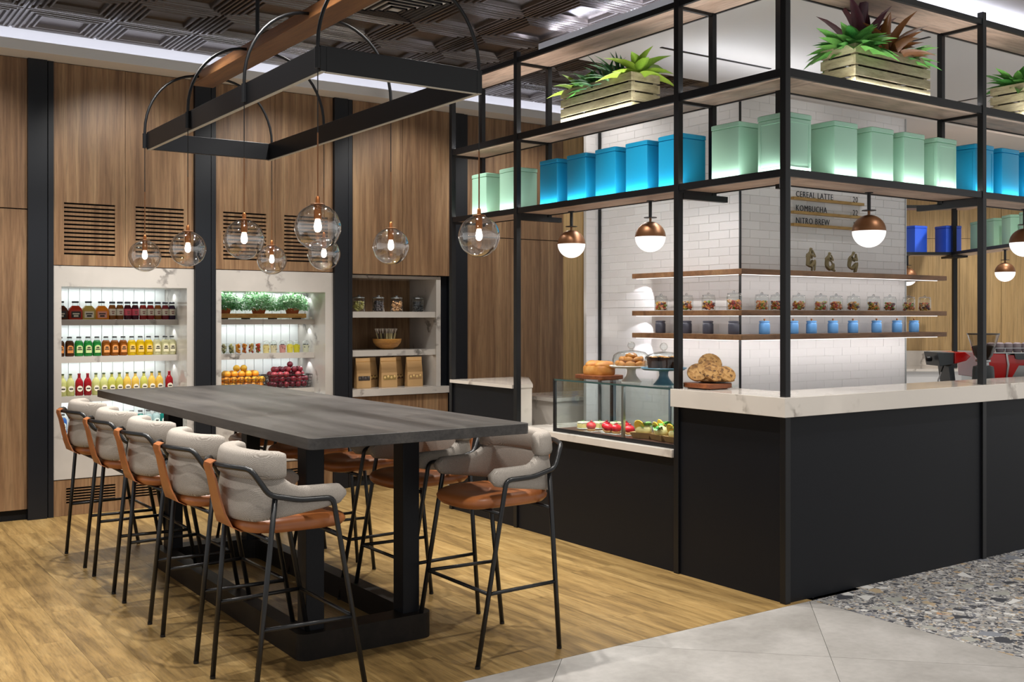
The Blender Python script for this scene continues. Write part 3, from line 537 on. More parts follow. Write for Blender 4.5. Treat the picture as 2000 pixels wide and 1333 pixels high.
obj('housing', G().side(em_p([(1835, 690), (1868, 690), (1867, 713), (1840, 717)]), .0, .3), DGREY, side, bev=.004); obj('red_cheek', G().side(em_p([(1868, 690), (1888, 689), (1899, 697), (1890, 706), (1868, 712)]), -.02, .3), RED, side, bev=.004)
obj('knob', G().lathe([(.0, -.03), (.022, -.025), (.024, .0), (.02, .02), (0, .022)], 14).xf(Matrix.Rotation(pi/2, 4, 'Y')), BLACK, side, (-.385, .12, .283), smooth=True); obj('pillar', G().side(em_p([(1859, 717), (1869, 714), (1875, 768), (1866, 768)]), .02, .25), DGREY, side)
obj('steam_wand', G().tube([(-.27, .1, .22), (-.31, .05, .17), (-.34, .04, .1), (-.335, .04, .02)], .006, 8), STEEL, side); obj('drip_tray', G().box(-.36, -.22, 0, .25, .0, .03), STEEL, side)
gr = thing('coffee_grinder', 'coffee grinder with clear bean hopper beside the red machine', 'grinder', (*rot(3.93, 8.8), .90), A)
obj('body', G().lathe([(.09, 0), (.092, .02), (.085, .2), (.08, .235), (.05, .245)], 24), DGREY, gr, smooth=True); obj('neck', G().lathe([(.045, .24), (.045, .27), (.06, .275), (.06, .29), (.045, .3)], 20), STEEL, gr, smooth=True)
obj('hopper', G().lathe([(.055, .30), (.075, .33), (.125, .50)], 24, cap=False), HOPPER, gr, smooth=True); obj('lid', G().lathe([(.128, .50), (.13, .512), (.02, .516)], 24), M('smoked_lid', lin('4b4643'), .2), gr, smooth=True); obj('beans', G().lathe([(.04, .301), (.052, .305), (.072, .332), (.094, .40), (.06, .41), (0, .415)], 24), M('coffee_beans', lin('3a2a20'), .5), gr, smooth=True)
# ------------------------------------------------------------ glass pastry case
pcx = thing('pastry_case', 'glass pastry display case with black base on the marble ledge', 'display case', (4.47, 5.9, .745)); O = (-4.47, -5.9, -.745)
obj('base_tray', G().box(4.465, 4.478, 4.69, 5.92, .746, .770).box(4.478, 5.0, 4.69, 5.92, .746, .758), BLACK, pcx, O)
obj('shelf_plate', G().box(4.482, 4.97, 4.70, 5.90, .759, .768), M('dark_walnut_plate', lin('4a2c22'), .35), pcx, O)
obj('glass_front', G().box(4.466, 4.472, 4.69, 5.19, .772, 1.105), CASE, pcx, O); obj('glass_front', G().box(4.466, 4.472, 5.20, 5.90, .772, 1.105), CASE, pcx, O)
obj('glass_end', G().box(4.474, 4.99, 5.905, 5.911, .772, 1.105), CASE, pcx, O); obj('glass_top', G().box(4.466, 5.0, 4.69, 5.92, 1.107, 1.114), CASE, pcx, O)
obj('glass_end', G().box(4.474, 4.99, 4.70, 4.706, .772, 1.105), CASE, pcx, O)
obj('corner_post', G().box(4.462, 4.480, 5.905, 5.925, .746, 1.114), BLACK, pcx, O); obj('corner_post', G().box(4.982, 5.0, 5.905, 5.925, .746, 1.106), BLACK, pcx, O); obj('mullion', G().box(4.472, 4.490, 5.185, 5.205, .76, 1.106), STEEL, pcx, O)
DKEDGE = M('green_glass_edge', lin('2f4a48'), .15); obj('top_rail', G().box(4.462, 4.474, 4.69, 5.905, 1.103, 1.114), DKEDGE, pcx, O)
for y in (4.72, 5.28, 5.86): obj('door_stile', G().box(4.975, 4.985, y, y+.02, .765, 1.1), M('blue_steel', lin('6f7f8b'), .3, .7) if 'blue_steel' not in bpy.data.materials else bpy.data.materials['blue_steel'], pcx, O)
obj('sliding_door', G().box(4.986, 4.991, 4.73, 5.30, .77, 1.1), CASE, pcx, O); obj('sliding_door', G().box(4.993, 4.998, 5.28, 5.88, .77, 1.1), CASE, pcx, O)
area('case_fill', (4.50, 5.3, 1.098), .01, 1.1, 5.0, (0, -.3, 0), (.95, 1, .98))  # added fill light that brightens the inside of the case
zs = .769
def cakeslice(x, y, label):
    t = thing('cake_slice', label, 'cake', (x, y, zs), R.uniform(-.2, .2), 'pale cake slices in the pastry case')
    obj('plate', G().lathe([(.03, 0), (.045, .004), (.043, .006)], 16), flat('dedbd4', .3), t); obj('sponge', G().box(-.035, .035, -.025, .025, .007, .035), flat('d8c479'), t, bev=.003); obj('cream', G().box(-.035, .035, -.025, .025, .0355, .05), flat('f0e8c8'), t, bev=.004)
    for a in (0, 2.1, 4.2): o = obj('mint_leaf', LM['green'], None, t, (0, 0, .052), (0, -.6, a)); o.scale = (.022, .014, .022)
for x, y in ((4.60, 5.76), (4.70, 5.70), (4.78, 5.62)): cakeslice(x, y, 'pale yellow cake slice topped with mint in the pastry case')
def cherry(x, y):
    t = thing('fruit_tart', 'glossy red fruit tart on a small silver card in the pastry case', 'tart', (x, y, zs), 0, 'red tarts in the pastry case')
    obj('card', G().box(-.032, .032, -.032, .032, 0, .003), flat('c9c7c4', .3), t); obj('crust', G().lathe([(.022, .004), (.028, .014), (.026, .016)], 16), flat('c08a4a'), t); rd = flat('c4202a', .15)
    g = G().ball((0, 0, .034), (.03, .03, .024), 16, 8); t.scale = (1.15, 1.15, 1.15); obj('glaze', g, rd, t, smooth=True, ang=2); obj('cherry', G().ball((.002, 0, .06), .008, 10, 6), flat('7a1018', .15), t, smooth=True, ang=2)
for x, y in ((4.53, 5.585), (4.62, 5.53), (4.56, 5.44), (4.57, 5.37), (4.70, 5.42), (4.6, 5.27)): cherry(x, y)
def sandwich(x, y, rz):
    t = thing('wrap_sandwich', 'lemon topped salad roll in a kraft paper boat', 'sandwich', (x, y, zs), rz, 'salad rolls in the pastry case')
    obj('paper_boat', G().loft([[(a*.028, b*.05, .001) for a, b in ((1, 1), (-1, 1), (-1, -1), (1, -1))], [(a*.04, b*.062, .03) for a, b in ((1, 1), (-1, 1), (-1, -1), (1, -1))], [(a*.036, b*.058, .028) for a, b in ((1, 1), (-1, 1), (-1, -1), (1, -1))]]), KRAFT, t)
    obj('roll', G().ball((0, 0, .042), (.03, .05, .03), 14, 8), flat('d9c98a'), t, smooth=True, ang=2)
    obj('lemon_slice', G().lathe([(.03, -.003), (.032, 0), (.03, .003)], 18).xf(Matrix.Rotation(1.2, 4, 'Y')), flat('e3b43c', .3), t, (-.022, .012, .062))
    t.scale = (1.25, 1.2, 1.3)
    for i in range(9):
        o = obj('lettuce_leaf', LM['green'], None, t, (R.uniform(-.015, .015), R.uniform(-.035, .035), .06), (R.uniform(-.5, .5), R.uniform(-1.2, -.3), R.uniform(0, 6.28))); o.scale = (.04, .03, .04)
for i, (x, y) in enumerate(((4.56, 5.09), (4.57, 4.935), (4.56, 4.79), (4.70, 5.03), (4.71, 4.87))): sandwich(x, y, R.uniform(-.3, .3))
# ------------------------------------------------------------ bread, cookies and domed cake stands on the case and counter
def board(loc, L, W, rz, label):
    t = thing('serving_board', label, 'board', loc, rz); obj('slab', G().prism([(L/2*math.copysign(abs(math.cos(a))**.35, math.cos(a)), W/2*math.copysign(abs(math.sin(a))**.35, math.sin(a))) for a in (2*pi*i/40 for i in range(40))], .006, .034), BOARDW, t, bev=.004)
    for x in (-L/3, L/3): obj('foot', G().box(x-.015, x+.015, -W/3, W/3, 0, .006), BOARDW, t)
board((4.66, 5.66, 1.115), .30, .24, pi/2, 'dark wood serving board under the plaited loaf')
lf = thing('bread_loaf', 'golden plaited bread loaf on a dark wood board', 'bread', (4.66, 5.66, 1.149), pi/2)
obj('crumb_base', G().loft([[(.115*s_*math.copysign(abs(math.cos(a))**.5, math.cos(a)), .075*s_*math.copysign(abs(math.sin(a))**.5, math.sin(a)), z) for a in (2*pi*i/28 for i in range(28))] for z, s_ in ((0, .95), (.01, 1), (.05, 1.0), (.062, .93))]), BREAD, lf, smooth=True)
for i, x in enumerate((-.075, -.025, .025, .075)): obj('plait_bulge', G().ball((0, 0, 0), (.042, .078, .036), 16, 8).xf(Matrix.Rotation(.5 if i % 2 else -.5, 4, 'Z')), BREAD, lf, (x, 0, .062), smooth=True, ang=2)
board((4.60, 4.56, 1.117), .24, .22, pi/2, 'dark wood serving board under the cookie pile')
ckm = mesh('cookie', G().lathe([(0, 0), (.035, 0), (.052, .006), (.05, .014), (.03, .019), (0, .02)], 20), COOKIE, True)
for i, (x, y, z, tl, az, s_) in enumerate(((.0, 0, .004, 0, 0, 1.25), (.06, .055, .004, 0, 0, 1.2), (.07, -.06, .004, 0, 0, 1.2), (.05, .0, .035, .1, .3, 1.3), (.0, .0, .075, .95, .95, 1.35), (-.055, .035, .055, .9, .75, 1.25), (-.02, -.06, .055, .9, 1.2, 1.2), (.03, .02, .105, 1.0, .95, 1.4), (.0, .10, .055, .85, .6, 1.15), (.045, -.10, .05, .85, 1.3, 1.1))):
    q = obj('cookie', ckm, None, None, (4.61+x, 4.56+y, 1.152+z), (Matrix.Rotation(az, 3, 'Z') @ Matrix.Rotation(-tl, 3, 'Y')).to_euler()[:]); q.scale = (s_, s_, s_); tag(q, 'rough oat cookie piled on the dark board at the counter end', 'cookie', 'cookies on the board')
def cake_stand(loc, col, label, goods):
    m = flat(col, .3); t = thing('cake_stand', label, 'cake stand', loc)
    obj('pedestal', G().lathe([(.066, 0), (.068, .006), (.058, .014), (.036, .04), (.028, .062), (.03, .085), (.04, .092)], 32), m, t, smooth=True); obj('plate', G().lathe([(.04, .092), (.13, .096), (.147, .108), (.145, .112), (.13, .104), (0, .103)], 40), m, t, smooth=True)
    dm = thing('glass_dome', 'clear glass dome with ball knob over the '+goods, 'glass dome', (loc[0], loc[1], loc[2]+.105))
    obj('bell', G().lathe([(.124, 0), (.126, .045), (.118, .075), (.09, .096), (.04, .105), (.012, .108)], 40, cap=False), CLEAR, dm, smooth=True, ang=2); obj('knob', G().lathe([(.011, .106), (.012, .118)], 14).ball((0, 0, .139), .025, 16, 10), CLEAR, dm, smooth=True, ang=2)
cake_stand((4.65, 5.31, 1.115), 'd2d0ca', 'white ceramic cake stand holding golden pastries', 'golden pastries'); cake_stand((4.62, 4.965, 1.115), '5f8ba3', 'blue ceramic cake stand holding chocolate muffins', 'chocolate muffins')
pm = mesh('pastry', G().tube([(-.038, .012, .012), (-.02, 0, .017), (0, -.006, .02), (.02, 0, .017), (.038, .012, .012)], [.006, .016, .02, .016, .006], 12), BREAD, True, 2)
pcn = 0
for r_, n, z in ((.085, 8, .108), (.035, 4, .108), (.06, 6, .136), (.015, 2, .16)):
    for i in range(n): a = 2*pi*i/n+r_*9; tag(obj('pastry', pm, None, None, (4.65+r_*math.cos(a), 5.31+r_*math.sin(a), 1.115+z-.003), (0, 0, a+pi/2)), 'golden pastry under the glass dome on the white stand', 'pastry', 'pastries on the white stand')
MUF = M('chocolate_cake', lin('3d2418'), .7); mt = None
for i in range(7):
    r_ = .08 if i < 6 else .0; a = 2*pi*i/6 if i < 6 else pi*i; lc = (4.62+r_*math.cos(a), 4.965+r_*math.sin(a), 1.115+.1045)
    if mt is None:
        mt = thing('muffin', 'dark chocolate muffin under the glass dome on the blue stand', 'muffin', lc, 0, 'muffins on the blue stand')
        obj('paper_case', G().lathe([(.024, 0), (.03, .05), (.036, .074), (.031, .062)], 16), MUF, mt, smooth=True); obj('top', G().ball((0, 0, .06), (.029, .029, .02), 12, 6), flat('b8813f', .7), mt, smooth=True, ang=2)
    else: dup(mt, lc)
# ------------------------------------------------------------ pillar shelves: jars, canisters, figures, menu
def jar_proto(label, group, fill, seed, lidmat, s=1.0, hh=.126, fl_=.42):
    t = thing('glass_jar', label, 'jar', (0, 0, 0), 0, group); r = .048*s; h = hh
    obj('glass', G().lathe([(r*.94, 0), (r, .004), (r, h*.68), (r*.97, h*.74), (r*.86, h*.79)], 24, cap=False), CLEAR, t, smooth=True, ang=2)
    obj('lid', G().lathe([(r*.9, h*.79), (r*.93, h*.80), (r*.93, h*.85), (r*.6, h*.88), (r*.18, h*.89), (r*.24, h*.95), (0, h)], 20), lidmat, t, smooth=True)
    rr = random.Random(seed); g = G(); q = r*.9
    for i in range(90):
        a = rr.uniform(0, 6.28); d = q*math.sqrt(rr.random())*.88; z = .009+rr.random()*h*fl_; b = .0088*rr.uniform(.8, 1.3)*s
        g.ball((d*math.cos(a), d*math.sin(a), z), (b, b*rr.uniform(.6, 1.2), b*.8), 6, 4)
    o = obj('contents', g, fill, t, smooth=True, ang=2); o['kind'] = 'stuff'; return t
LIDG = glass('lid_glass', (.9, .92, .93), .2)
jz = 1.595
jp = [jar_proto('lidded glass jar of mixed candies on the pillar shelf above the charcoal canisters', 'candy jars over charcoal canisters', CANDY, i, LIDG) for i in range(3)]
JL = 'lidded candy jar on the pastry case side, %s from the pillar corner'
for q, y, n_ in ((jp[0], 5.79, 3), (jp[1], 5.522, 2), (jp[2], 5.303, 1)): q.location = (5.36, y, jz); q['label'] = JL % ORD[n_]
dup(jp[0], (5.36, 5.06, jz), 1.0, JL % ORD[0], sc=1.08)
for i, x in enumerate((5.568, 5.724, 5.949, 6.188, 6.36, 6.56, 6.798, 6.998, 7.238, 7.445)): dup(jp[i % 3], (x, 5.0, jz), i*1.3, 'lidded candy jar on the menu side, %s from the pillar corner' % ORD[i], 'candy jars over blue canisters')
cnz = 1.430
def canister(loc, mat, knob, label, group):
    t = thing('canister', label, 'canister', loc, 0, group); r = .038
    obj('body', G().lathe([(r*.94, 0), (r, .005), (r, .066), (r*.9, .074), (r*.86, .078)], 24), mat, t, smooth=True); ld = obj('lid', G().lathe([(r*.86, .0785), (r*.96, .081), (r*.96, .088), (r*.8, .091)], 24), mat, t, smooth=True)
    if knob: obj('knob', G().lathe([(.004, .091), (.004, .096), (.008, .10), (.007, .105), (0, .107)], 12), COPPER, ld, smooth=True)
    return t
SLATE = M('charcoal_glaze', lin('42434f'), .4); SKY = M('sky_blue_glaze', lin('6aa8e6'), .3)
a = canister((5.36, 5.796, cnz), SLATE, False, 'charcoal canister on the lowest pillar shelf facing the pastry case', 'charcoal canisters')
a['label'] = 'charcoal canister on the lowest pillar shelf, fourth from the pillar corner'
for i, y in enumerate((5.522, 5.308, 5.065)): dup(a, (5.36, y, cnz), label='charcoal canister on the lowest pillar shelf, %s from the pillar corner' % ORD[2-i])
a = canister((5.594, 5.0, cnz), SKY, True, 'sky blue canister on the lowest pillar shelf', 'sky blue canisters')
a['label'] += ', first from the pillar corner'
for i, x in enumerate((5.89, 6.087, 6.325, 6.554, 6.835, 7.088, 7.304)): dup(a, (x, 5.0, cnz), label='sky blue canister on the lowest pillar shelf, %s from the pillar corner' % ORD[i+1])
def figure(loc, label, pose):                                        # slim seated clay figures, one continuous skin
    me = bpy.data.meshes.new('clay_figure')
    if pose == 0:   # hands to cheek, knees up
        P = [(0, 0, .012), (0, 0, .07), (.004, 0, .115), (.016, 0, .138), (.026, -.002, .168), (.03, .016, .05), (.045, .018, .082), (.04, .018, .0), (.03, -.016, .05), (.046, -.018, .08), (.04, -.018, .0), (.006, .026, .118), (.046, .022, .09), (.032, .006, .15), (.006, -.026, .118), (.05, -.018, .10), (.032, -.004, .15)]
        E = [(0, 1), (1, 2), (2, 3), (3, 4), (0, 5), (5, 6), (6, 7), (0, 8), (8, 9), (9, 10), (2, 11), (11, 12), (12, 13), (2, 14), (14, 15), (15, 16)]
    elif pose == 1: # one arm reaching down to a stretched leg
        P = [(0, 0, .012), (-.004, 0, .065), (.004, 0, .10), (.014, 0, .118), (.024, 0, .142), (.03, .012, .022), (.055, .014, .016), (.075, .014, .004), (.028, -.014, .03), (.044, -.016, .06), (.04, -.016, .0), (.006, .024, .10), (.05, .022, .075), (.064, .016, .02), (.006, -.024, .1), (.04, -.018, .08), (.028, -.004, .124)]
        E = [(0, 1), (1, 2), (2, 3), (3, 4), (0, 5), (5, 6), (6, 7), (0, 8), (8, 9), (9, 10), (2, 11), (11, 12), (12, 13), (2, 14), (14, 15), (15, 16)]
    else:
        P = [(-.012, 0, .012), (-.012, 0, .065), (-.004, 0, .11), (.012, 0, .13), (.026, 0, .156), (.02, .016, .04), (.044, .02, .075), (.03, .018, .0), (.02, -.016, .04), (.044, -.02, .075), (.03, -.018, .0), (-.004, .026, .112), (.038, .024, .082), (.036, .006, .14), (-.004, -.026, .112), (.042, -.022, .085), (.036, -.006, .14)]
        E = [(0, 1), (1, 2), (2, 3), (3, 4), (0, 5), (5, 6), (6, 7), (0, 8), (8, 9), (9, 10), (2, 11), (11, 12), (12, 13), (2, 14), (14, 15), (15, 16)]
    me.from_pydata(P, E, []); o = bpy.data.objects.new('clay_figure', me); COL.objects.link(o); me.materials.append(CLAY)
    o.modifiers.new('skin', 'SKIN'); rad = [.020, .016, .018, .008, .0155, .012, .010, .008, .012, .010, .008, .009, .0065, .006, .009, .0065, .006]
    for v, r_ in zip(me.skin_vertices[0].data, rad): v.radius = (r_, r_)
    me.skin_vertices[0].data[0].use_root = True; s_ = o.modifiers.new('smooth', 'SUBSURF'); s_.levels = 2; s_.render_levels = 2
    o.location = loc; o.rotation_euler = (0, 0, -.35 if pose != 2 else -.6); tag(o, label, 'sculpture', 'clay figures on the pillar shelf'); return o
figure((6.05, 5.0, 1.878), 'khaki clay figure seated upright with hands to its cheek', 0); figure((6.26, 5.0, 1.878), 'khaki clay figure seated with one arm reaching down its leg', 1); figure((6.53, 5.0, 1.878), 'khaki clay figure crouched with elbows resting on knees', 2)
def text(body, x, z, size, par, y=5.082):
    cu = bpy.data.curves.new('t', 'FONT'); cu.body = body; cu.size = size; cu.extrude = .0015; cu.space_character = 1.12; cu.resolution_u = 2; cu.offset = -.0003
    o = bpy.data.objects.new('t', cu); COL.objects.link(o); dg = bpy.context.evaluated_depsgraph_get(); me = bpy.data.meshes.new_from_object(o.evaluated_get(dg)); bpy.data.objects.remove(o)
    me.materials.clear(); me.materials.append(BLACK); q = obj('lettering', me, BLACK, par, (x, y, z), (pi/2, 0, 0)); q.scale = (.92, 1, 1); return q
for z, t_, pr in ((2.418, 'CEREAL LATTE', '20'), (2.318, 'KOMBUCHA', '22'), (2.228, 'NITRO BREW', '17')):
    t = thing('menu_rail', 'thin wooden rail on the white tiles lettered %s' % t_.lower(), 'menu rail', (5.98, 5.09, z-.012), 0, 'menu rails on the pillar')
    rl = obj('rail', G().box(0, .80, -.022, .007, -.012, .008), RAILW, t); text(t_, .03, .009, .062, rl, -.012); text(pr, .675, .009, .062, rl, -.012)
# ------------------------------------------------------------ marble display niches in the back wall
def niche(x0, x1, ox0, ox1, ztop, shelves, zb, label):
    t = thing('display_niche', label, 'display niche', (x0, WY, 0)); P = (-x0, -WY, 0); y0, y1 = WY-.004, WY+.03
    obj('surround', G().box(x0, ox0, y0, y1, .285, 1.945).box(ox1, x1, y0, y1, .285, 1.945).box(ox0, ox1, y0, y1, ztop, 1.945).box(ox0, ox1, y0, y1, .285, zb), MARBLE, t, P)
    obj('side_panel', G().box(ox1, ox1+.02, y1, 9.33, zb, ztop), MARBLE, t, P); obj('side_panel', G().box(ox0-.02, ox0, y1, 9.33, zb, ztop), MARBLE, t, P); obj('top_panel', G().box(ox0, ox1, y1, 9.33, ztop, ztop+.02), WPANEL, t, P)
    obj('floor_panel', G().box(ox0, ox1, y1, 9.33, zb-.02, zb), MARBLE, t, P)
    n = 11; wv = (ox1-ox0)/n; me = mesh('back_board', G().box(.002, wv-.002, 0, .012, zb, ztop), WPANEL)
    for i in range(n): obj('back_board', me, None, t, (ox0+i*wv-x0, 9.318-WY, 0))
    obj('back_groove', G().box(ox0, ox1, 9.331, 9.335, zb, ztop), GREYP, t, P)
    for z, th in shelves: obj('shelf', G().box(ox0+.001, ox1-.001, 8.95, 9.316, z-th, z), MARBLE, t, P)
    return t
niche(1.737, 2.828, 1.795, 2.771, 1.786, ((1.526, .045), (1.230, .05), (.912, .05)), .612, 'white marble niche of lit shelves lined with coloured drink bottles')
niche(3.012, 4.088, 3.062, 4.013, 1.768, ((1.527, .045), (1.226, .05), (.905, .04)), .612, 'white marble niche of lit shelves with potted herbs and fruit')
n3 = thing('display_niche', 'open marble and walnut niche holding jars, a wooden bowl and paper bags', 'display niche', (4.275, WY, 0)); P = (-4.275, -WY, 0)
obj('frame', G().box(4.275, 5.222, 8.73, 9.25, 1.905, 1.932).box(5.172, 5.222, 8.73, 9.25, .885, 1.905).box(4.275, 4.295, 8.76, 9.25, .885, 1.905), MARBLE, n3, P); obj('back_panel', G().box(4.295, 5.172, 9.25, 9.27, .885, 1.93), WALNUT, n3, P)
for z, th in ((1.597, .055), (1.240, .055)): obj('shelf', G().box(4.296, 5.171, 8.74, 9.249, z-th, z), MARBLE, n3, P)
obj('sill', G().box(4.275, 5.31, 8.70, 9.25, .82, .884), MARBLE, n3, P); obj('filler', G().box(5.223, 5.32, 8.78, 8.80, .884, 1.94), COLM, n3, P)
spot('niche_downlight', (4.75, 8.84, 1.897), (4.75, 9.0, 1.0), 4, 120, .8, .02)
area('bag_shelf_strip', (4.75, 8.80, 1.18), .8, .02, .35, (.3, 0, 0), (1, .93, .84))
# ------------------------------------------------------------ bottles
CAPB = M('black_cap', lin('1d1d22'), .4); PAPER = flat('d8d2c2', .7); DKLAB = flat('2b2623', .6)
def sqr(hx, hy, z, r=.3, n=5):
    return [(a*(hx-min(hx, hy)*r)+min(hx, hy)*r*math.cos(t0+pi/2*i/n), b*(hy-min(hx, hy)*r)+min(hx, hy)*r*math.sin(t0+pi/2*i/n), z) for a, b, t0 in ((1, 1, 0), (-1, 1, pi/2), (-1, -1, pi), (1, -1, 1.5*pi)) for i in range(n+1)]
BP = {}
CNT = {}
def bottle(shape, colour, loc, label, group, lab=None, labcol='d8d2c2', cap='1d1d22'):
    if shape != 'flask': CNT[label] = CNT.get(label, 0)+1; label += ', %s of its colour from the plain wood' % ORD[CNT[label]-1]
    key = (shape, colour, labcol, cap)
    if key in BP: return dup(BP[key], loc, None, label, group)
    t = thing('drink_bottle', label, 'bottle', loc, 0, group); m = liq(colour); lm = flat(labcol, .7); cm = flat(cap, .4)
    if shape == 'flask':                                    # square shouldered flask
        obj('liquid', G().loft([sqr(.052, .026, 0), sqr(.054, .028, .004), sqr(.054, .028, .068), sqr(.046, .026, .088), sqr(.024, .02, .112)]), m, t, smooth=True); obj('neck', G().loft([sqr(.024, .02, .112, .9), sqr(.021, .019, .134, .9)]), CLEAR, t, smooth=True); obj('cap', G().loft([sqr(.026, .022, .134, .9), sqr(.026, .022, .148, .9)]), cm, t)
        lb_ = obj('label', G().box(-.036, .036, -.0295, -.0283, .014, .066), lm, t); obj('label_print', G().box(-.026, .026, -.0302, -.0296, .042, .052).box(-.018, .018, -.0302, -.0296, .022, .036), DKLAB if labcol != '2e2a2c' else PAPER, lb_)
    elif shape == 'jar':                                    # small round juice jar
        obj('liquid', G().lathe([(.028, 0), (.030, .006), (.030, .092), (.024, .112), (.020, .120)], 18), m, t, smooth=True); obj('neck', G().lathe([(.020, .120), (.019, .132)], 16), CLEAR, t, smooth=True); obj('cap', G().lathe([(.023, .131), (.0235, .134), (.0235, .145), (.02, .148)], 18), cm, t, smooth=True)
        lb_ = obj('label', G().lathe([(.0306, .034), (.0306, .088)], 18, cap=False), lm, t); obj('label_print', G().box(-.012, .012, -.0318, -.0306, .062, .07).box(-.009, .009, -.0318, -.0306, .046, .056), flat('8a5a5a', .7), lb_)
    elif shape == 'cider':                                  # stubby rounded bottle with arched label
        obj('liquid', G().lathe([(.031, 0), (.034, .006), (.034, .100), (.031, .113), (.022, .126)], 20), m, t, smooth=True); obj('neck', G().lathe([(.022, .126), (.018, .134), (.017, .146)], 14), CLEAR, t, smooth=True); obj('cap', G().lathe([(.019, .145), (.0195, .154), (.016, .158)], 14), cm, t, smooth=True)
        a = [(-.022, .026), (.022, .026), (.022, .07)]+[(.022*math.cos(q), .07+.018*math.sin(q)) for q in (pi*i/8 for i in range(1, 8))]+[(-.022, .07)]
        lb_ = obj('label', G().side(a, -.0362, -.026), lm, t); obj('label_print', G().box(-.017, .017, -.0374, -.0363, .050, .058).box(-.012, .012, -.0374, -.0363, .064, .074), DKLAB, lb_)
    else:                                                   # tall soda with slim neck
        obj('liquid', G().lathe([(.027, 0), (.0308, .005), (.0308, .100), (.028, .116), (.014, .14)], 18), m, t, smooth=True); obj('neck', G().lathe([(.013, .135), (.0105, .168)], 12), m, t, smooth=True); obj('cap', G().lathe([(.0125, .166), (.013, .175), (.01, .177)], 12), cm, t, smooth=True)
        lb_ = obj('label', G().side([(.021*math.cos(q), .055+.024*math.sin(q)) for q in (2*pi*i/14 for i in range(14))], -.0322, -.024), lm, t); obj('label_print', G().box(-.014, .014, -.0334, -.0323, .05, .06), DKLAB, lb_)
    BP[key] = t; return t
zA, zB, zC, yb = 1.527, 1.231, .913, 9.02
for x, c, lc, nm in ((1.85, '6a3a22', '2e2a2c', 'dark brown'), (1.962, 'c4452a', '2e2a2c', 'red orange'), (2.063, 'c9b56a', 'd8d2c2', 'pale straw'), (2.165, 'e2982c', 'd99a8a', 'golden orange')):
    bottle('flask', c, (x, yb, zA), '%s square flask with black cap on the topmost drinks shelf' % nm, 'flasks on the topmost drinks shelf', labcol=lc)
for x, c, lc, nm in ((2.25, 'a5672a', 'd8d2c2', 'amber'), (2.311, 'a5672a', 'd8d2c2', 'amber'), (2.373, '5d2430', 'd4566a', 'pink labelled dark'), (2.434, '5d2430', 'd4566a', 'pink labelled dark'), (2.498, 'b23a34', 'd8d2c2', 'red'), (2.559, 'b23a34', 'd8d2c2', 'red'), (2.621, 'a5672a', 'd8d2c2', 'amber'), (2.682, '9c3a44', 'd8d2c2', 'berry'), (2.738, '4a3350', 'd8d2c2', 'purple')):
    bottle('jar', c, (x, yb, zA), '%s juice jar, topmost drinks shelf' % nm, '%s juice jars' % nm, labcol=lc, cap='2a2a36')
for x, c, lc, nm in ((1.846, '5a3318', 'c47d3c', 'dark brown'), (1.918, '5a3318', 'c47d3c', 'dark brown'), (1.989, '2fa04a', 'b9c98a', 'bright green'), (2.059, '2fa04a', 'b9c98a', 'bright green'), (2.129, '2fa04a', 'b9c98a', 'bright green'), (2.2, 'a8641c', 'cf8a4a', 'amber brown'), (2.268, 'a8641c', 'cf8a4a', 'amber brown'), (2.336, 'a8641c', 'cf8a4a', 'amber brown'), (2.406, 'f0d420', 'd9b45a', 'yellow'), (2.475, 'f0d420', 'd9b45a', 'yellow'), (2.544, 'f0d420', 'd9b45a', 'yellow'), (2.612, 'e9e6c0', 'd6cfae', 'pale clear'), (2.680, 'e9e6c0', 'd6cfae', 'pale clear'), (2.737, 'e9e6c0', 'd6cfae', 'pale clear')):
    bottle('cider', c, (x, yb, zB), '%s stubby bottle, second drinks shelf' % nm, '%s stubby bottles' % nm, labcol=lc, cap='3a3a3c')
for x, c, nm in ((1.865, 'dfe0a0', 'pale lemon'), (1.925, 'dfe0a0', 'pale lemon'), (1.992, 'b3262f', 'cherry red'), (2.057, 'b3262f', 'cherry red'), (2.121, 'dfe0a0', 'pale lemon'), (2.183, 'dfe0a0', 'pale lemon'), (2.246, 'd9d878', 'lime yellow'), (2.307, 'd9d878', 'lime yellow'), (2.369, 'ecd06a', 'golden'), (2.435, 'ecd06a', 'golden'), (2.505, 'd9d878', 'lime yellow'), (2.570, 'ecd06a', 'golden'), (2.634, 'ecd06a', 'golden'), (2.716, 'b3262f', 'cherry red')):
    bottle('soda', c, (x, yb, zC), '%s soda bottle, third drinks shelf' % nm, '%s soda bottles' % nm, labcol='e3dcc8', cap='5a6a4a' if nm != 'cherry red' else 'a8303a')
for x, c, nm in ((1.86, '4a7fc4', 'blue'), (2.40, '2a9c92', 'teal'), (2.47, '2a9c92', 'teal'), (2.535, 'c9dfe0', 'clear'), (2.60, 'c9dfe0', 'clear'), (2.665, '2a9c92', 'teal')):
    bottle('cider', c, (x, 9.0, .613), '%s water bottle, lowest drinks shelf' % nm, '%s water bottles' % nm, labcol='d5e6e2', cap='3a3a3c')
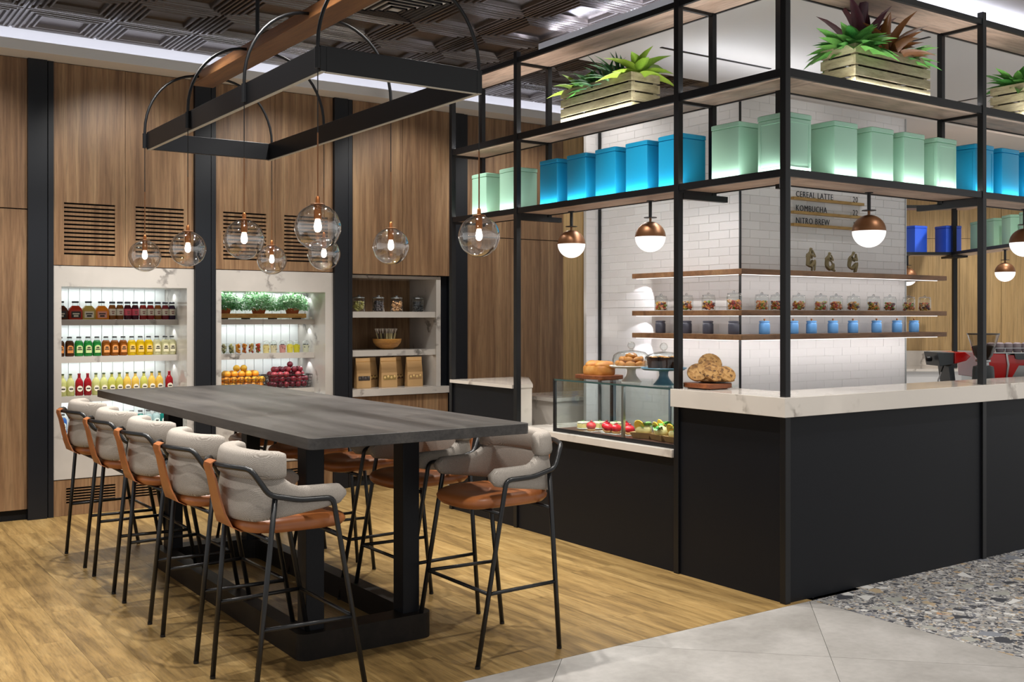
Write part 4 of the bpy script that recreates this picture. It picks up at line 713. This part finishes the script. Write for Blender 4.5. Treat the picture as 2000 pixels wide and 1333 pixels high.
# ------------------------------------------------------------ herb niche
tr = thing('wooden_tray', 'long shallow wooden tray under the potted herbs', 'tray', (3.5, 9.05, 1.528))
obj('front_board', G().box(-.42, .43, -.085, -.075, .012, .05), TRAYW, tr); obj('back_board', G().box(-.42, .43, .075, .085, .012, .05), TRAYW, tr); obj('end_board', G().box(-.43, -.42, -.085, .085, .012, .05), TRAYW, tr); obj('end_board', G().box(.43, .44, -.085, .085, .012, .05), TRAYW, tr); obj('base_board', G().box(-.42, .43, -.075, .075, .01, .018), TRAYW, tr)
for x in (-.3, -.1, .15, .38): obj('foot', G().box(x-.015, x+.015, -.07, .07, 0, .01), DARK, tr)
for i, (x, lb) in enumerate(((3.20, 'bushy green herb in terracotta at the column end of the wooden tray'), (3.52, 'largest bushy green herb in terracotta in the middle of the wooden tray'), (3.84, 'bushy green herb in terracotta at the marble end of the wooden tray'))):
    t = thing('potted_herb', lb, 'plant', (x, 9.05, 1.547), 0, 'potted herbs'); obj('pot', G().lathe([(.045, 0), (.062, .065), (.066, .065), (.066, .078), (.058, .078), (.05, .06), (0, .06)], 20), TERRA, t, smooth=True)
    for nm, mt_, n, lo in (('foliage', HERB, 1900, .0), ('leaf_tips', HERB2, 500, .6)):
        g = G(); rr = random.Random(i*7+n)
        for q in range(n):
            a = rr.uniform(0, 6.28); e = math.asin(rr.uniform(-.25, 1)); d = (.148 if i != 1 else .165)*(rr.uniform(.45, 1) if lo == 0 else rr.uniform(.85, 1.06)); c = Vector((d*1.12*math.cos(a)*math.cos(e), d*.62*math.sin(a)*math.cos(e), .09+d*.92*math.sin(e)))
            if lo and c.z < .13: continue
            u = Vector((rr.gauss(0, 1), rr.gauss(0, 1), rr.gauss(0, 1))).normalized(); v = u.orthogonal().normalized(); s_ = rr.uniform(.006, .011); b = len(g.v)
            g.v += [tuple(c-u*s_*1.4), tuple(c+v*s_*.7), tuple(c+u*s_*1.4), tuple(c-v*s_*.7)]; g.f.append((b, b+1, b+2, b+3))
        o = obj(nm, g, mt_, t); o['kind'] = 'stuff'
tag(obj('price_tag', G().box(-.012, .012, -.003, .003, 0, .02), flat('e8e4da', .6), None, (3.99, 8.975, 1.528)), 'small blank white tag at the end of the herb shelf', 'tag')
for x, c1, c2, nm in ((3.12, 'd0453a', 'e2785a', 'red fruit'), (3.19, 'd8d6b4', '7d8a4a', 'pale fruit'), (3.255, 'd3cf98', '5a6a3a', 'kiwi'), (3.315, 'e8b040', 'e09028', 'yellow fruit'), (3.375, 'e5a035', 'c7602a', 'orange fruit'), (3.435, 'e0c070', 'c04a3a', 'mixed fruit'), (3.50, 'd8553a', '6a9a3a', 'watermelon')):
    t = thing('fruit_cup', 'clear cup of cut %s on the middle herb niche shelf' % nm, 'fruit cup', (x, 9.01, 1.227), 0, 'fruit cups'); obj('cup', G().lathe([(.022, 0), (.028, .088), (.029, .09)], 16, cap=False), CLEAR, t, smooth=True, ang=2)
    g, g2 = G(), G()
    for q in range(30): a = R.uniform(0, 6.28); d = .016*math.sqrt(R.random()); (g if q % 3 else g2).ball((d*math.cos(a), d*math.sin(a), .01+.07*q/30), (.0095, .0095, .010), 7, 4)
    o = obj('fruit_pieces', g, liq(c1), t, smooth=True, ang=2); o['kind'] = 'stuff'; o = obj('garnish_pieces', g2, liq(c2), t, smooth=True, ang=2); o['kind'] = 'stuff'
for x, c, d, nm in ((3.575, 'e6dca6', 'a58a4a', 'granola'), (3.645, 'e3dcc0', '5a5a4a', 'muesli'), (3.73, 'd8a9a2', '5a2a30', 'berry'), (3.80, 'e6de6a', 'cfc04a', 'mango'), (3.865, 'd8d24a', 'b0a83a', 'passion fruit'), (3.955, 'dcdcc8', '3a3f4a', 'blueberry')):
    t = thing('dessert_pot', 'domed pot of %s yogurt on the middle herb niche shelf' % nm, 'dessert pot', (x, 9.01, 1.227), 0, 'dessert pots'); obj('pot', G().lathe([(.025, 0), (.031, .066), (.028, .066)], 18), liq(c), t, smooth=True); obj('dome', G().lathe([(.033, .066), (.033, .072), (.028, .096), (.015, .106), (0, .108)], 18, cap=False), CLEAR, t, smooth=True, ang=2)
    g = G()
    for q in range(10): a = R.uniform(0, 6.28); r_ = .022*math.sqrt(R.random()); g.ball((r_*math.cos(a), r_*math.sin(a), .07), .006, 6, 4)
    for q in range(4): a = R.uniform(3.6, 5.8); g.ball((.029*math.cos(a), .029*math.sin(a), R.uniform(.03, .055)), .0045, 6, 4)
    o = obj('topping', g, flat(d), t, smooth=True, ang=2); o['kind'] = 'stuff'
def basket(x0, x1, label):
    cx = (x0+x1)/2; hw = (x1-x0)/2-.004; t = thing('wire_basket', label, 'basket', (cx, 9.06, .906)); g = G(); WIRE = flat('2c2624', .4); hd = .10; h = .115
    for i in range(5): z = .004+h*i/4; f_ = .93+.07*i/4; g2 = [(hw*f_, hd*f_, z), (-hw*f_, hd*f_, z), (-hw*f_, -hd*f_, z), (hw*f_, -hd*f_, z), (hw*f_, hd*f_, z)]; g.tube(g2, .0024 if i < 4 else .0035, 4)
    obj('rim_wires', g, WIRE, t); g = G()
    for i in range(13):
        x = -hw+2*hw*i/12
        for y in (-hd, hd): g.tube([(x*.93, y*.93, .004), (x, y, h)], .0021, 4)
    for i in range(1, 6):
        y = -hd+2*hd*i/6
        for x in (-hw, hw): g.tube([(x*.93, y*.93, .004), (x, y, h)], .0021, 4)
    obj('upright_wires', g, WIRE, t)
basket(3.13, 3.575, 'black wire basket heaped with oranges and lemons'); basket(3.585, 4.00, 'black wire basket heaped with dark red plums')
om = mesh('orange', G().ball((0, 0, 0), .031, 16, 9), ORANGE, True, 2); plm = mesh('plum', G().ball((0, 0, 0), (.028, .028, .027), 16, 9), PLUM, True, 2)
def pile(me, x0, x1, r, lay, name, label, group):
    for li, (nx, ny) in enumerate(lay):
        for i in range(nx):
            for j in range(ny):
                if li >= 2 and R.random() < .3: continue
                f_ = .5 if li % 2 else 0; x = (x0+x1)/2+(i-(nx-1)/2)*r*2.06+R.uniform(-.001, .001); y = 9.06+(j-(ny-1)/2)*r*2.06+R.uniform(-.001, .001); x += (.5*r if li % 2 else 0)*(1 if nx == lay[max(li-1, 0)][0] else 0); z = .912+r+li*r*1.6
                tag(obj(name, me, None, None, (x, y, z), (R.uniform(0, 3), R.uniform(-.1, .1), R.uniform(0, 6))), label, name, group)
pile(om, 3.13, 3.575, .031, ((6, 3), (6, 3), (5, 2), (2, 1)), 'orange', 'orange in the heaped wire basket beside the plums', 'oranges in the basket')
pile(plm, 3.585, 4.0, .0275, ((6, 3), (6, 3), (6, 3), (5, 2), (2, 1)), 'plum', 'dark red plum in the heaped wire basket', 'plums in the basket')
# ------------------------------------------------------------ jars, bowl and paper bags in the walnut niche
for x, c, nm in ((4.452, 'a39a52', 'green pasta'), (4.656, '3a2f34', 'dark dried fruit'), (4.853, 'b98a5c', 'dried shells'), (5.085, '2c2e33', 'black tea')):
    t = jar_proto('clip lidded glass jar of %s in the walnut niche' % nm, 'jars in the walnut niche', flat(c), int(x*100), STEEL, 1.25, .158, .55); t.location = (x, 8.93, 1.598)
bw = tag(obj('wooden_bowl', G().lathe([(.055, 0), (.06, .004), (.10, .025), (.132, .065), (.138, .10), (.132, .10), (.12, .06), (.08, .02), (0, .015)], 36), BOWLW, None, (4.748, 8.93, 1.241), smooth=True), 'round turned wooden bowl of wrapped sticks in the walnut niche', 'bowl')
for i in range(24):
    a = i*2.4; r_ = .02+.06*(i % 5)/5; dx, dy = r_*math.cos(a), r_*math.sin(a)*.8; t = thing('wrapped_stick', 'pale wrapped stick standing in the wooden bowl' if i % 4 else 'dark wrapped stick standing in the wooden bowl', 'snack', (4.748+dx, 8.93+dy, 1.262), 0, 'pale sticks in the bowl' if i % 4 else 'dark sticks in the bowl'); q = .5
    obj('stick', G().tube([(0, 0, 0), (dx*q, dy*q, .13)], .008, 8), flat('d2c795' if i % 4 else '3a2a26'), t); obj('twist', G().tube([(dx*q, dy*q, .13), (dx*q*1.1, dy*q*1.1, .145), (dx*q*1.3, dy*q*1.3, .175)], [.003, .004, .012], 8), flat('cfc9c2'), t)
def bag(x, y, w_, rz, label, wc):
    t = thing('paper_bag', label, 'paper bag', (x, y, .885), rz, 'kraft bags in the walnut niche'); a = w_/2
    obj('pouch', G().loft([sqr(a, .035, 0, .25), sqr(a, .035, .06, .3), sqr(a*.99, .03, .13, .3), sqr(a*.97, .018, .2, .3), sqr(a*.98, .008, .235, .3), sqr(a*.98, .0035, .28, .3)]), KRAFT, t, smooth=True)
    obj('window', G().box(-a*.78, a*.78, -.0362, -.033, .072, .112), flat(wc, .2), t)
    for i in range(4): obj('contents_piece', G().ball((-a*.6+a*.4*i, -.0355, .092+.008*(i % 2)), (.013, .003, .013), 10, 5), flat('c9a86a' if wc != '3b3532' else '4a4340'), t, smooth=True, ang=2)
    obj('seal_band', G().box(-a*.96, a*.96, -.009, -.006, .243, .249), flat('a67e48'), t)
bag(4.455, 8.86, .15, 0, 'kraft paper bag with dark window beside the column', '3b3532'); bag(4.60, 8.97, .14, .5, 'kraft paper bag half hidden behind the first pale windowed one', '6a5138'); bag(4.722, 8.86, .17, 0, 'kraft paper bag with pale round pieces in its window', '8a7446'); bag(4.875, 8.97, .14, .5, 'kraft paper bag turned and half hidden behind the end one', '6a4a3a'); bag(5.00, 8.86, .17, .0, 'kraft paper bag at the marble end of the niche', '9a7a55')
# ------------------------------------------------------------ long high table
tb = thing('high_table', 'long black stained oak high table with four square legs on a ring base', 'table', (2.29, 5.67, 0))
def rr_(hx, hy, r, z, n=6): return [(a*(hx-r)+r*math.cos(t0+pi/2*i/n), b*(hy-r)+r*math.sin(t0+pi/2*i/n), z) for a, b, t0 in ((1, 1, 0), (-1, 1, pi/2), (-1, -1, pi), (1, -1, 1.5*pi)) for i in range(n+1)]
obj('tabletop', G().loft([rr_(.545, 1.735, .03, 1.013), rr_(.545, 1.735, .03, 1.060)]), TABLE, tb, bev=.002)
for x in (1.963, 2.463):
    for y in (4.468, 6.535): obj('leg', G().box(x, x+.09, y, y+.1, .11, 1.012), BLACKP, tb, (-2.29, -5.67, 0), bev=.004)
g = G(); cy = 5.55-5.67; oy_ = 1.13
g.loft([[(x-.032, y+cy, z) for x, y, z in rr_(.345, oy_, .05, 0)], [(x-.032, y+cy, z) for x, y, z in rr_(.345, oy_, .05, .12)], [(x-.032, y+cy, z) for x, y, z in rr_(.262, oy_-.13, .10, .12)], [(x-.032, y+cy, z) for x, y, z in rr_(.262, oy_-.13, .10, 0)]], False)
n = 28; g.f += [(3*n+j, 3*n+(j+1) % n, (j+1) % n, j) for j in range(n)]
obj('ring_base', g, EBON, tb)
# ------------------------------------------------------------ bar stools (facing +x)
def stool(loc, rz, label, group):
    t = thing('bar_stool', label, 'bar stool', loc, rz, group)
    path = spline([(.15, -.238), (.04, -.246), (-.08, -.242), (-.17, -.215), (-.228, -.14), (-.25, -.05), (-.252, 0), (-.25, .05), (-.228, .14), (-.17, .215), (-.08, .242), (.04, .246), (.15, .238)] and [Vector((*p, 0)) for p in ((.15, -.238), (.04, -.246), (-.08, -.242), (-.17, -.215), (-.228, -.14), (-.252, 0), (-.228, .14), (-.17, .215), (-.08, .242), (.04, .246), (.15, .238))], 4)
    m = len(path); 
    def ring(i, hw, zc, hh, out, k=14, p=3.0):
        a = path[max(i-1, 0)]; b = path[min(i+1, m-1)]; tn = (b-a).normalized(); nrm = Vector((-tn.y, tn.x, 0)); c = path[i]   # normal pointing inwards
        res = []
        for j in range(k):
            th = 2*pi*j/k; u = math.copysign(abs(math.cos(th))**(2/p), math.cos(th))*hw; v = math.copysign(abs(math.sin(th))**(2/p), math.sin(th))*hh; z = zc+v
            res.append(c+nrm*(u-out-.14*max(0, z-.76)*max(0, -c.x/.25))+Vector((0, 0, z)))
        return res
    secs = []; roll = []
    for i in range(m):
        u = abs(i-(m-1)/2)/((m-1)/2); f_ = min(1, max(0, (u-.42)/.25)); f_ = f_*f_*(3-2*f_)
        zt = .94*(1-f_)+.872*f_-.012*max(0, u-.7); zb = .735+.055*max(0, u-.3)/.7; e = 1 if u < .93 else math.sqrt(max(.05, 1-((u-.93)/.075)**2))
        secs.append(ring(i, .028*(.6+.4*e), (zt+zb)/2, (zt-zb)/2*e, 0))
    obj('shell', G().loft(secs), FAB, t, smooth=True, ang=1.4)
    i0 = int(m*.235)
    for i in range(i0, m-i0):
        v = (i-i0)/(m-1-2*i0); e = math.sqrt(max(.05, 1-(abs(v-.5)*2)**14)); roll.append(ring(i, .040*(.6+.4*e), .960, .056*(.75+.25*e), -.008, 16, 3.6))
    obj('head_roll', G().loft(roll), FAB, t, smooth=True, ang=1.4)
    def se(s_, z, dx=0): return [(dx-.015+s_*.235*math.copysign(abs(math.cos(a))**.62, math.cos(a)), s_*.222*math.copysign(abs(math.sin(a))**.62, math.sin(a)), z-(.012*max(0, math.cos(a))**2)) for a in (2*pi*i/32 for i in range(32))]
    obj('seat', G().loft([se(.80, .679), se(.93, .686), se(1.0, .703), se(1.01, .716), se(.97, .732), se(.88, .741), se(.6, .743), se(.3, .738), se(.05, .737)]), LEATH, t, smooth=True, ang=1.4)
    w_ = .05; sg = [[(x-.004, -w, z), (x-.004, w, z), (x+.004, w, z), (x+.004, -w, z)] for x, z, w in ((-.318, .972, .04), (-.336, .962, .04), (-.338, .945, .045), (-.322, .90, .05), (-.305, .82, .055), (-.290, .76, .065), (-.268, .705, .085), (-.23, .684, .10))]
    obj('leather_strap', G().loft(sg), LEATH, t, smooth=True)
    fr = [(.235, -.27, .006), (.085, -.274, .817), (-.06, -.28, .822), (-.185, -.272, .85), (-.248, -.238, .953), (-.308, -.11, .957), (-.322, 0, .957)]
    fr = fr+[(x, -y, z) for x, y, z in fr[-2::-1]]
    af = obj('arm_frame', G().tube(fillet(fr, .028, 4), .0115, 8), TUBEM, t, smooth=True, ang=2)
    for s_ in (-1, 1):
        rl = obj('rear_leg', G().tube([(-.235, .24*s_, .006), (-.158, .266*s_, .85)], .0115, 8), TUBEM, t, smooth=True, ang=2); obj('glide', G().lathe([(.012, 0), (.012, .012)], 10), BLACK, rl, (-.235, .24*s_, 0))
    fx_ = .235-.135*.32/.74
    for s_ in (-1, 1): obj('side_stretcher', G().tube([(fx_, .271*s_, .32), (-.206, .25*s_, .32)], .009, 8), TUBEM, t, smooth=True, ang=2)
    obj('footrest', G().tube([(fx_, -.271, .32), (fx_, .271, .32)], .009, 8), TUBEM, t, smooth=True, ang=2)
    obj('seat_frame', G().tube([(.108, -.27, .668), (.108, .27, .668)], .009, 8).tube([(-.172, -.258, .668), (-.172, .258, .668)], .009, 8), TUBEM, t, smooth=True, ang=2)
    for x, y in ((.235, -.27), (.235, .27)): obj('glide', G().lathe([(.012, 0), (.012, .012)], 10), BLACK, af, (x, y, 0))
    return t
L1 = 'grey and tan bar stool on the open floor side, '
L2 = 'grey and tan bar stool on the kiosk side, '
po = ('at the counter corner end', 'second from the counter corner end', 'in the middle of the row', 'second from the niche wall end', 'at the niche wall end')
s0 = stool((1.757, 4.20, 0), 0, L1+po[0], 'bar stools on the open floor side')
for i, y in enumerate((4.92, 5.645, 6.35, 7.09)): dup(s0, (1.76+.006*i, y, 0), R.uniform(-.02, .02), L1+po[i+1], 'bar stools on the open floor side')
for i, y in enumerate((4.165, 4.86, 5.56, 6.26, 6.98)): dup(s0, (2.757, y, 0), pi+R.uniform(-.02, .02), L2+po[i], 'bar stools on the kiosk side')
# ------------------------------------------------------------ suspended frame with wooden beam and arched tubes
sf = thing('suspended_frame', 'black rectangular light frame hung by arched tubes from a wooden beam', 'light frame', (2.28, 5.4, 2.59)); P = (-2.28, -5.4, -2.59)
zf, zg, x0, x1, y0, y1, th = 2.59, 2.698, 1.875, 2.69, 4.12, 6.69, .028
for a in ((x0, x0+th, y0, y1), (x1-th, x1, y0, y1), (x0+th, x1-th, y0, y0+th), (x0+th, x1-th, y1-th, y1)): obj('frame_bar', G().box(*a, zf, zg), BLACK, sf, P, bev=.002)
OPALOFF = M('frosted_diffuser', lin('cfcabd'), .6)
for a in ((x0+.004, x0+th-.004, y0, y1), (x1-th+.004, x1-.004, y0, y1), (x0+th, x1-th, y0+.004, y0+th-.004)): obj('diffuser', G().box(*a, zf-.003, zf-.0003), OPALOFF, sf, P)
obj('beam', G().box(2.205, 2.355, 2.9, 6.86, 3.062, 3.125), BEAM, sf, P, bev=.004)
for y in (5.88, 5.02, 3.6): obj('hanger_rod', G().tube([(2.28, y, 3.125), (2.28, y, 3.76)], .012, 8), BLACK, sf, P)
yl = (6.70, 5.857, 4.99, 4.13); yr = (6.70, 5.88, 5.03, 4.16)
for s_, ys, xe in ((-1, yl, x0-.008), (1, yr, x1+.008)):
    for y in ys:
        xb = 2.28+s_*.07; pts = [(xe, y, 2.62), (xe, y, 2.70)]+[(xb+(xe-xb)*math.cos(q), y, 2.705+.385*math.sin(q)) for q in (pi/2*i/12 for i in range(13))]
        obj('arched_tube', G().tube(pts, .0085, 8), BLACK, sf, P, smooth=True, ang=2); obj('clamp', G().lathe([(.014, 2.60), (.014, 2.69)], 10, (xe, y, 0)), BLACK, sf, P)
# clear glass globe pendants
def pendant(loc, label, group):
    t = thing('glass_pendant', label, 'pendant lamp', loc, 0, group); r = .098
    prof = [(r*math.sin(a)*(1+.012*math.sin(9*a)), r*math.cos(a)) for a in (.30+(pi-.30)*i/22 for i in range(23))]
    obj('globe', G().lathe(prof, 40, cap=False), GLOBE, t, smooth=True, ang=3); obj('socket', G().lathe([(.004, .132), (.009, .126), (.010, .10), (.0165, .098), (.0165, .036), (.013, .034)], 16), COPPER, t, smooth=True)
    obj('rim_disc', G().lathe([(.030, .095), (.031, .098), (.030, .099)], 20), BRASS, t); obj('bulb', G().lathe([(.010, .034), (.0135, .02), (.0165, .004), (.014, -.012), (.006, -.02), (0, -.021)], 16), BULB, t, smooth=True)
    obj('brass_rod', G().lathe([(.0035, .13), (.0035, .40)], 8), BRASS, t); obj('cord', G().lathe([(.0025, .40), (.0025, .69)], 6), BLACK, t); return t
g0 = None
for ys, xe, lb in ((yl, x0-.008, 'open floor side'), (yr, x1+.008, 'kiosk side')):
    for y, p in zip(ys[::-1], ('at the counter corner end', 'second from the counter corner end', 'second from the niche wall end', 'at the niche wall end')):
        l = 'clear glass globe pendant on the %s, %s' % (lb, p); loc = (xe, y, 1.928)
        if g0 is None: g0 = pendant(loc, l, 'glass globe pendants')
        else: dup(g0, loc, label=l)
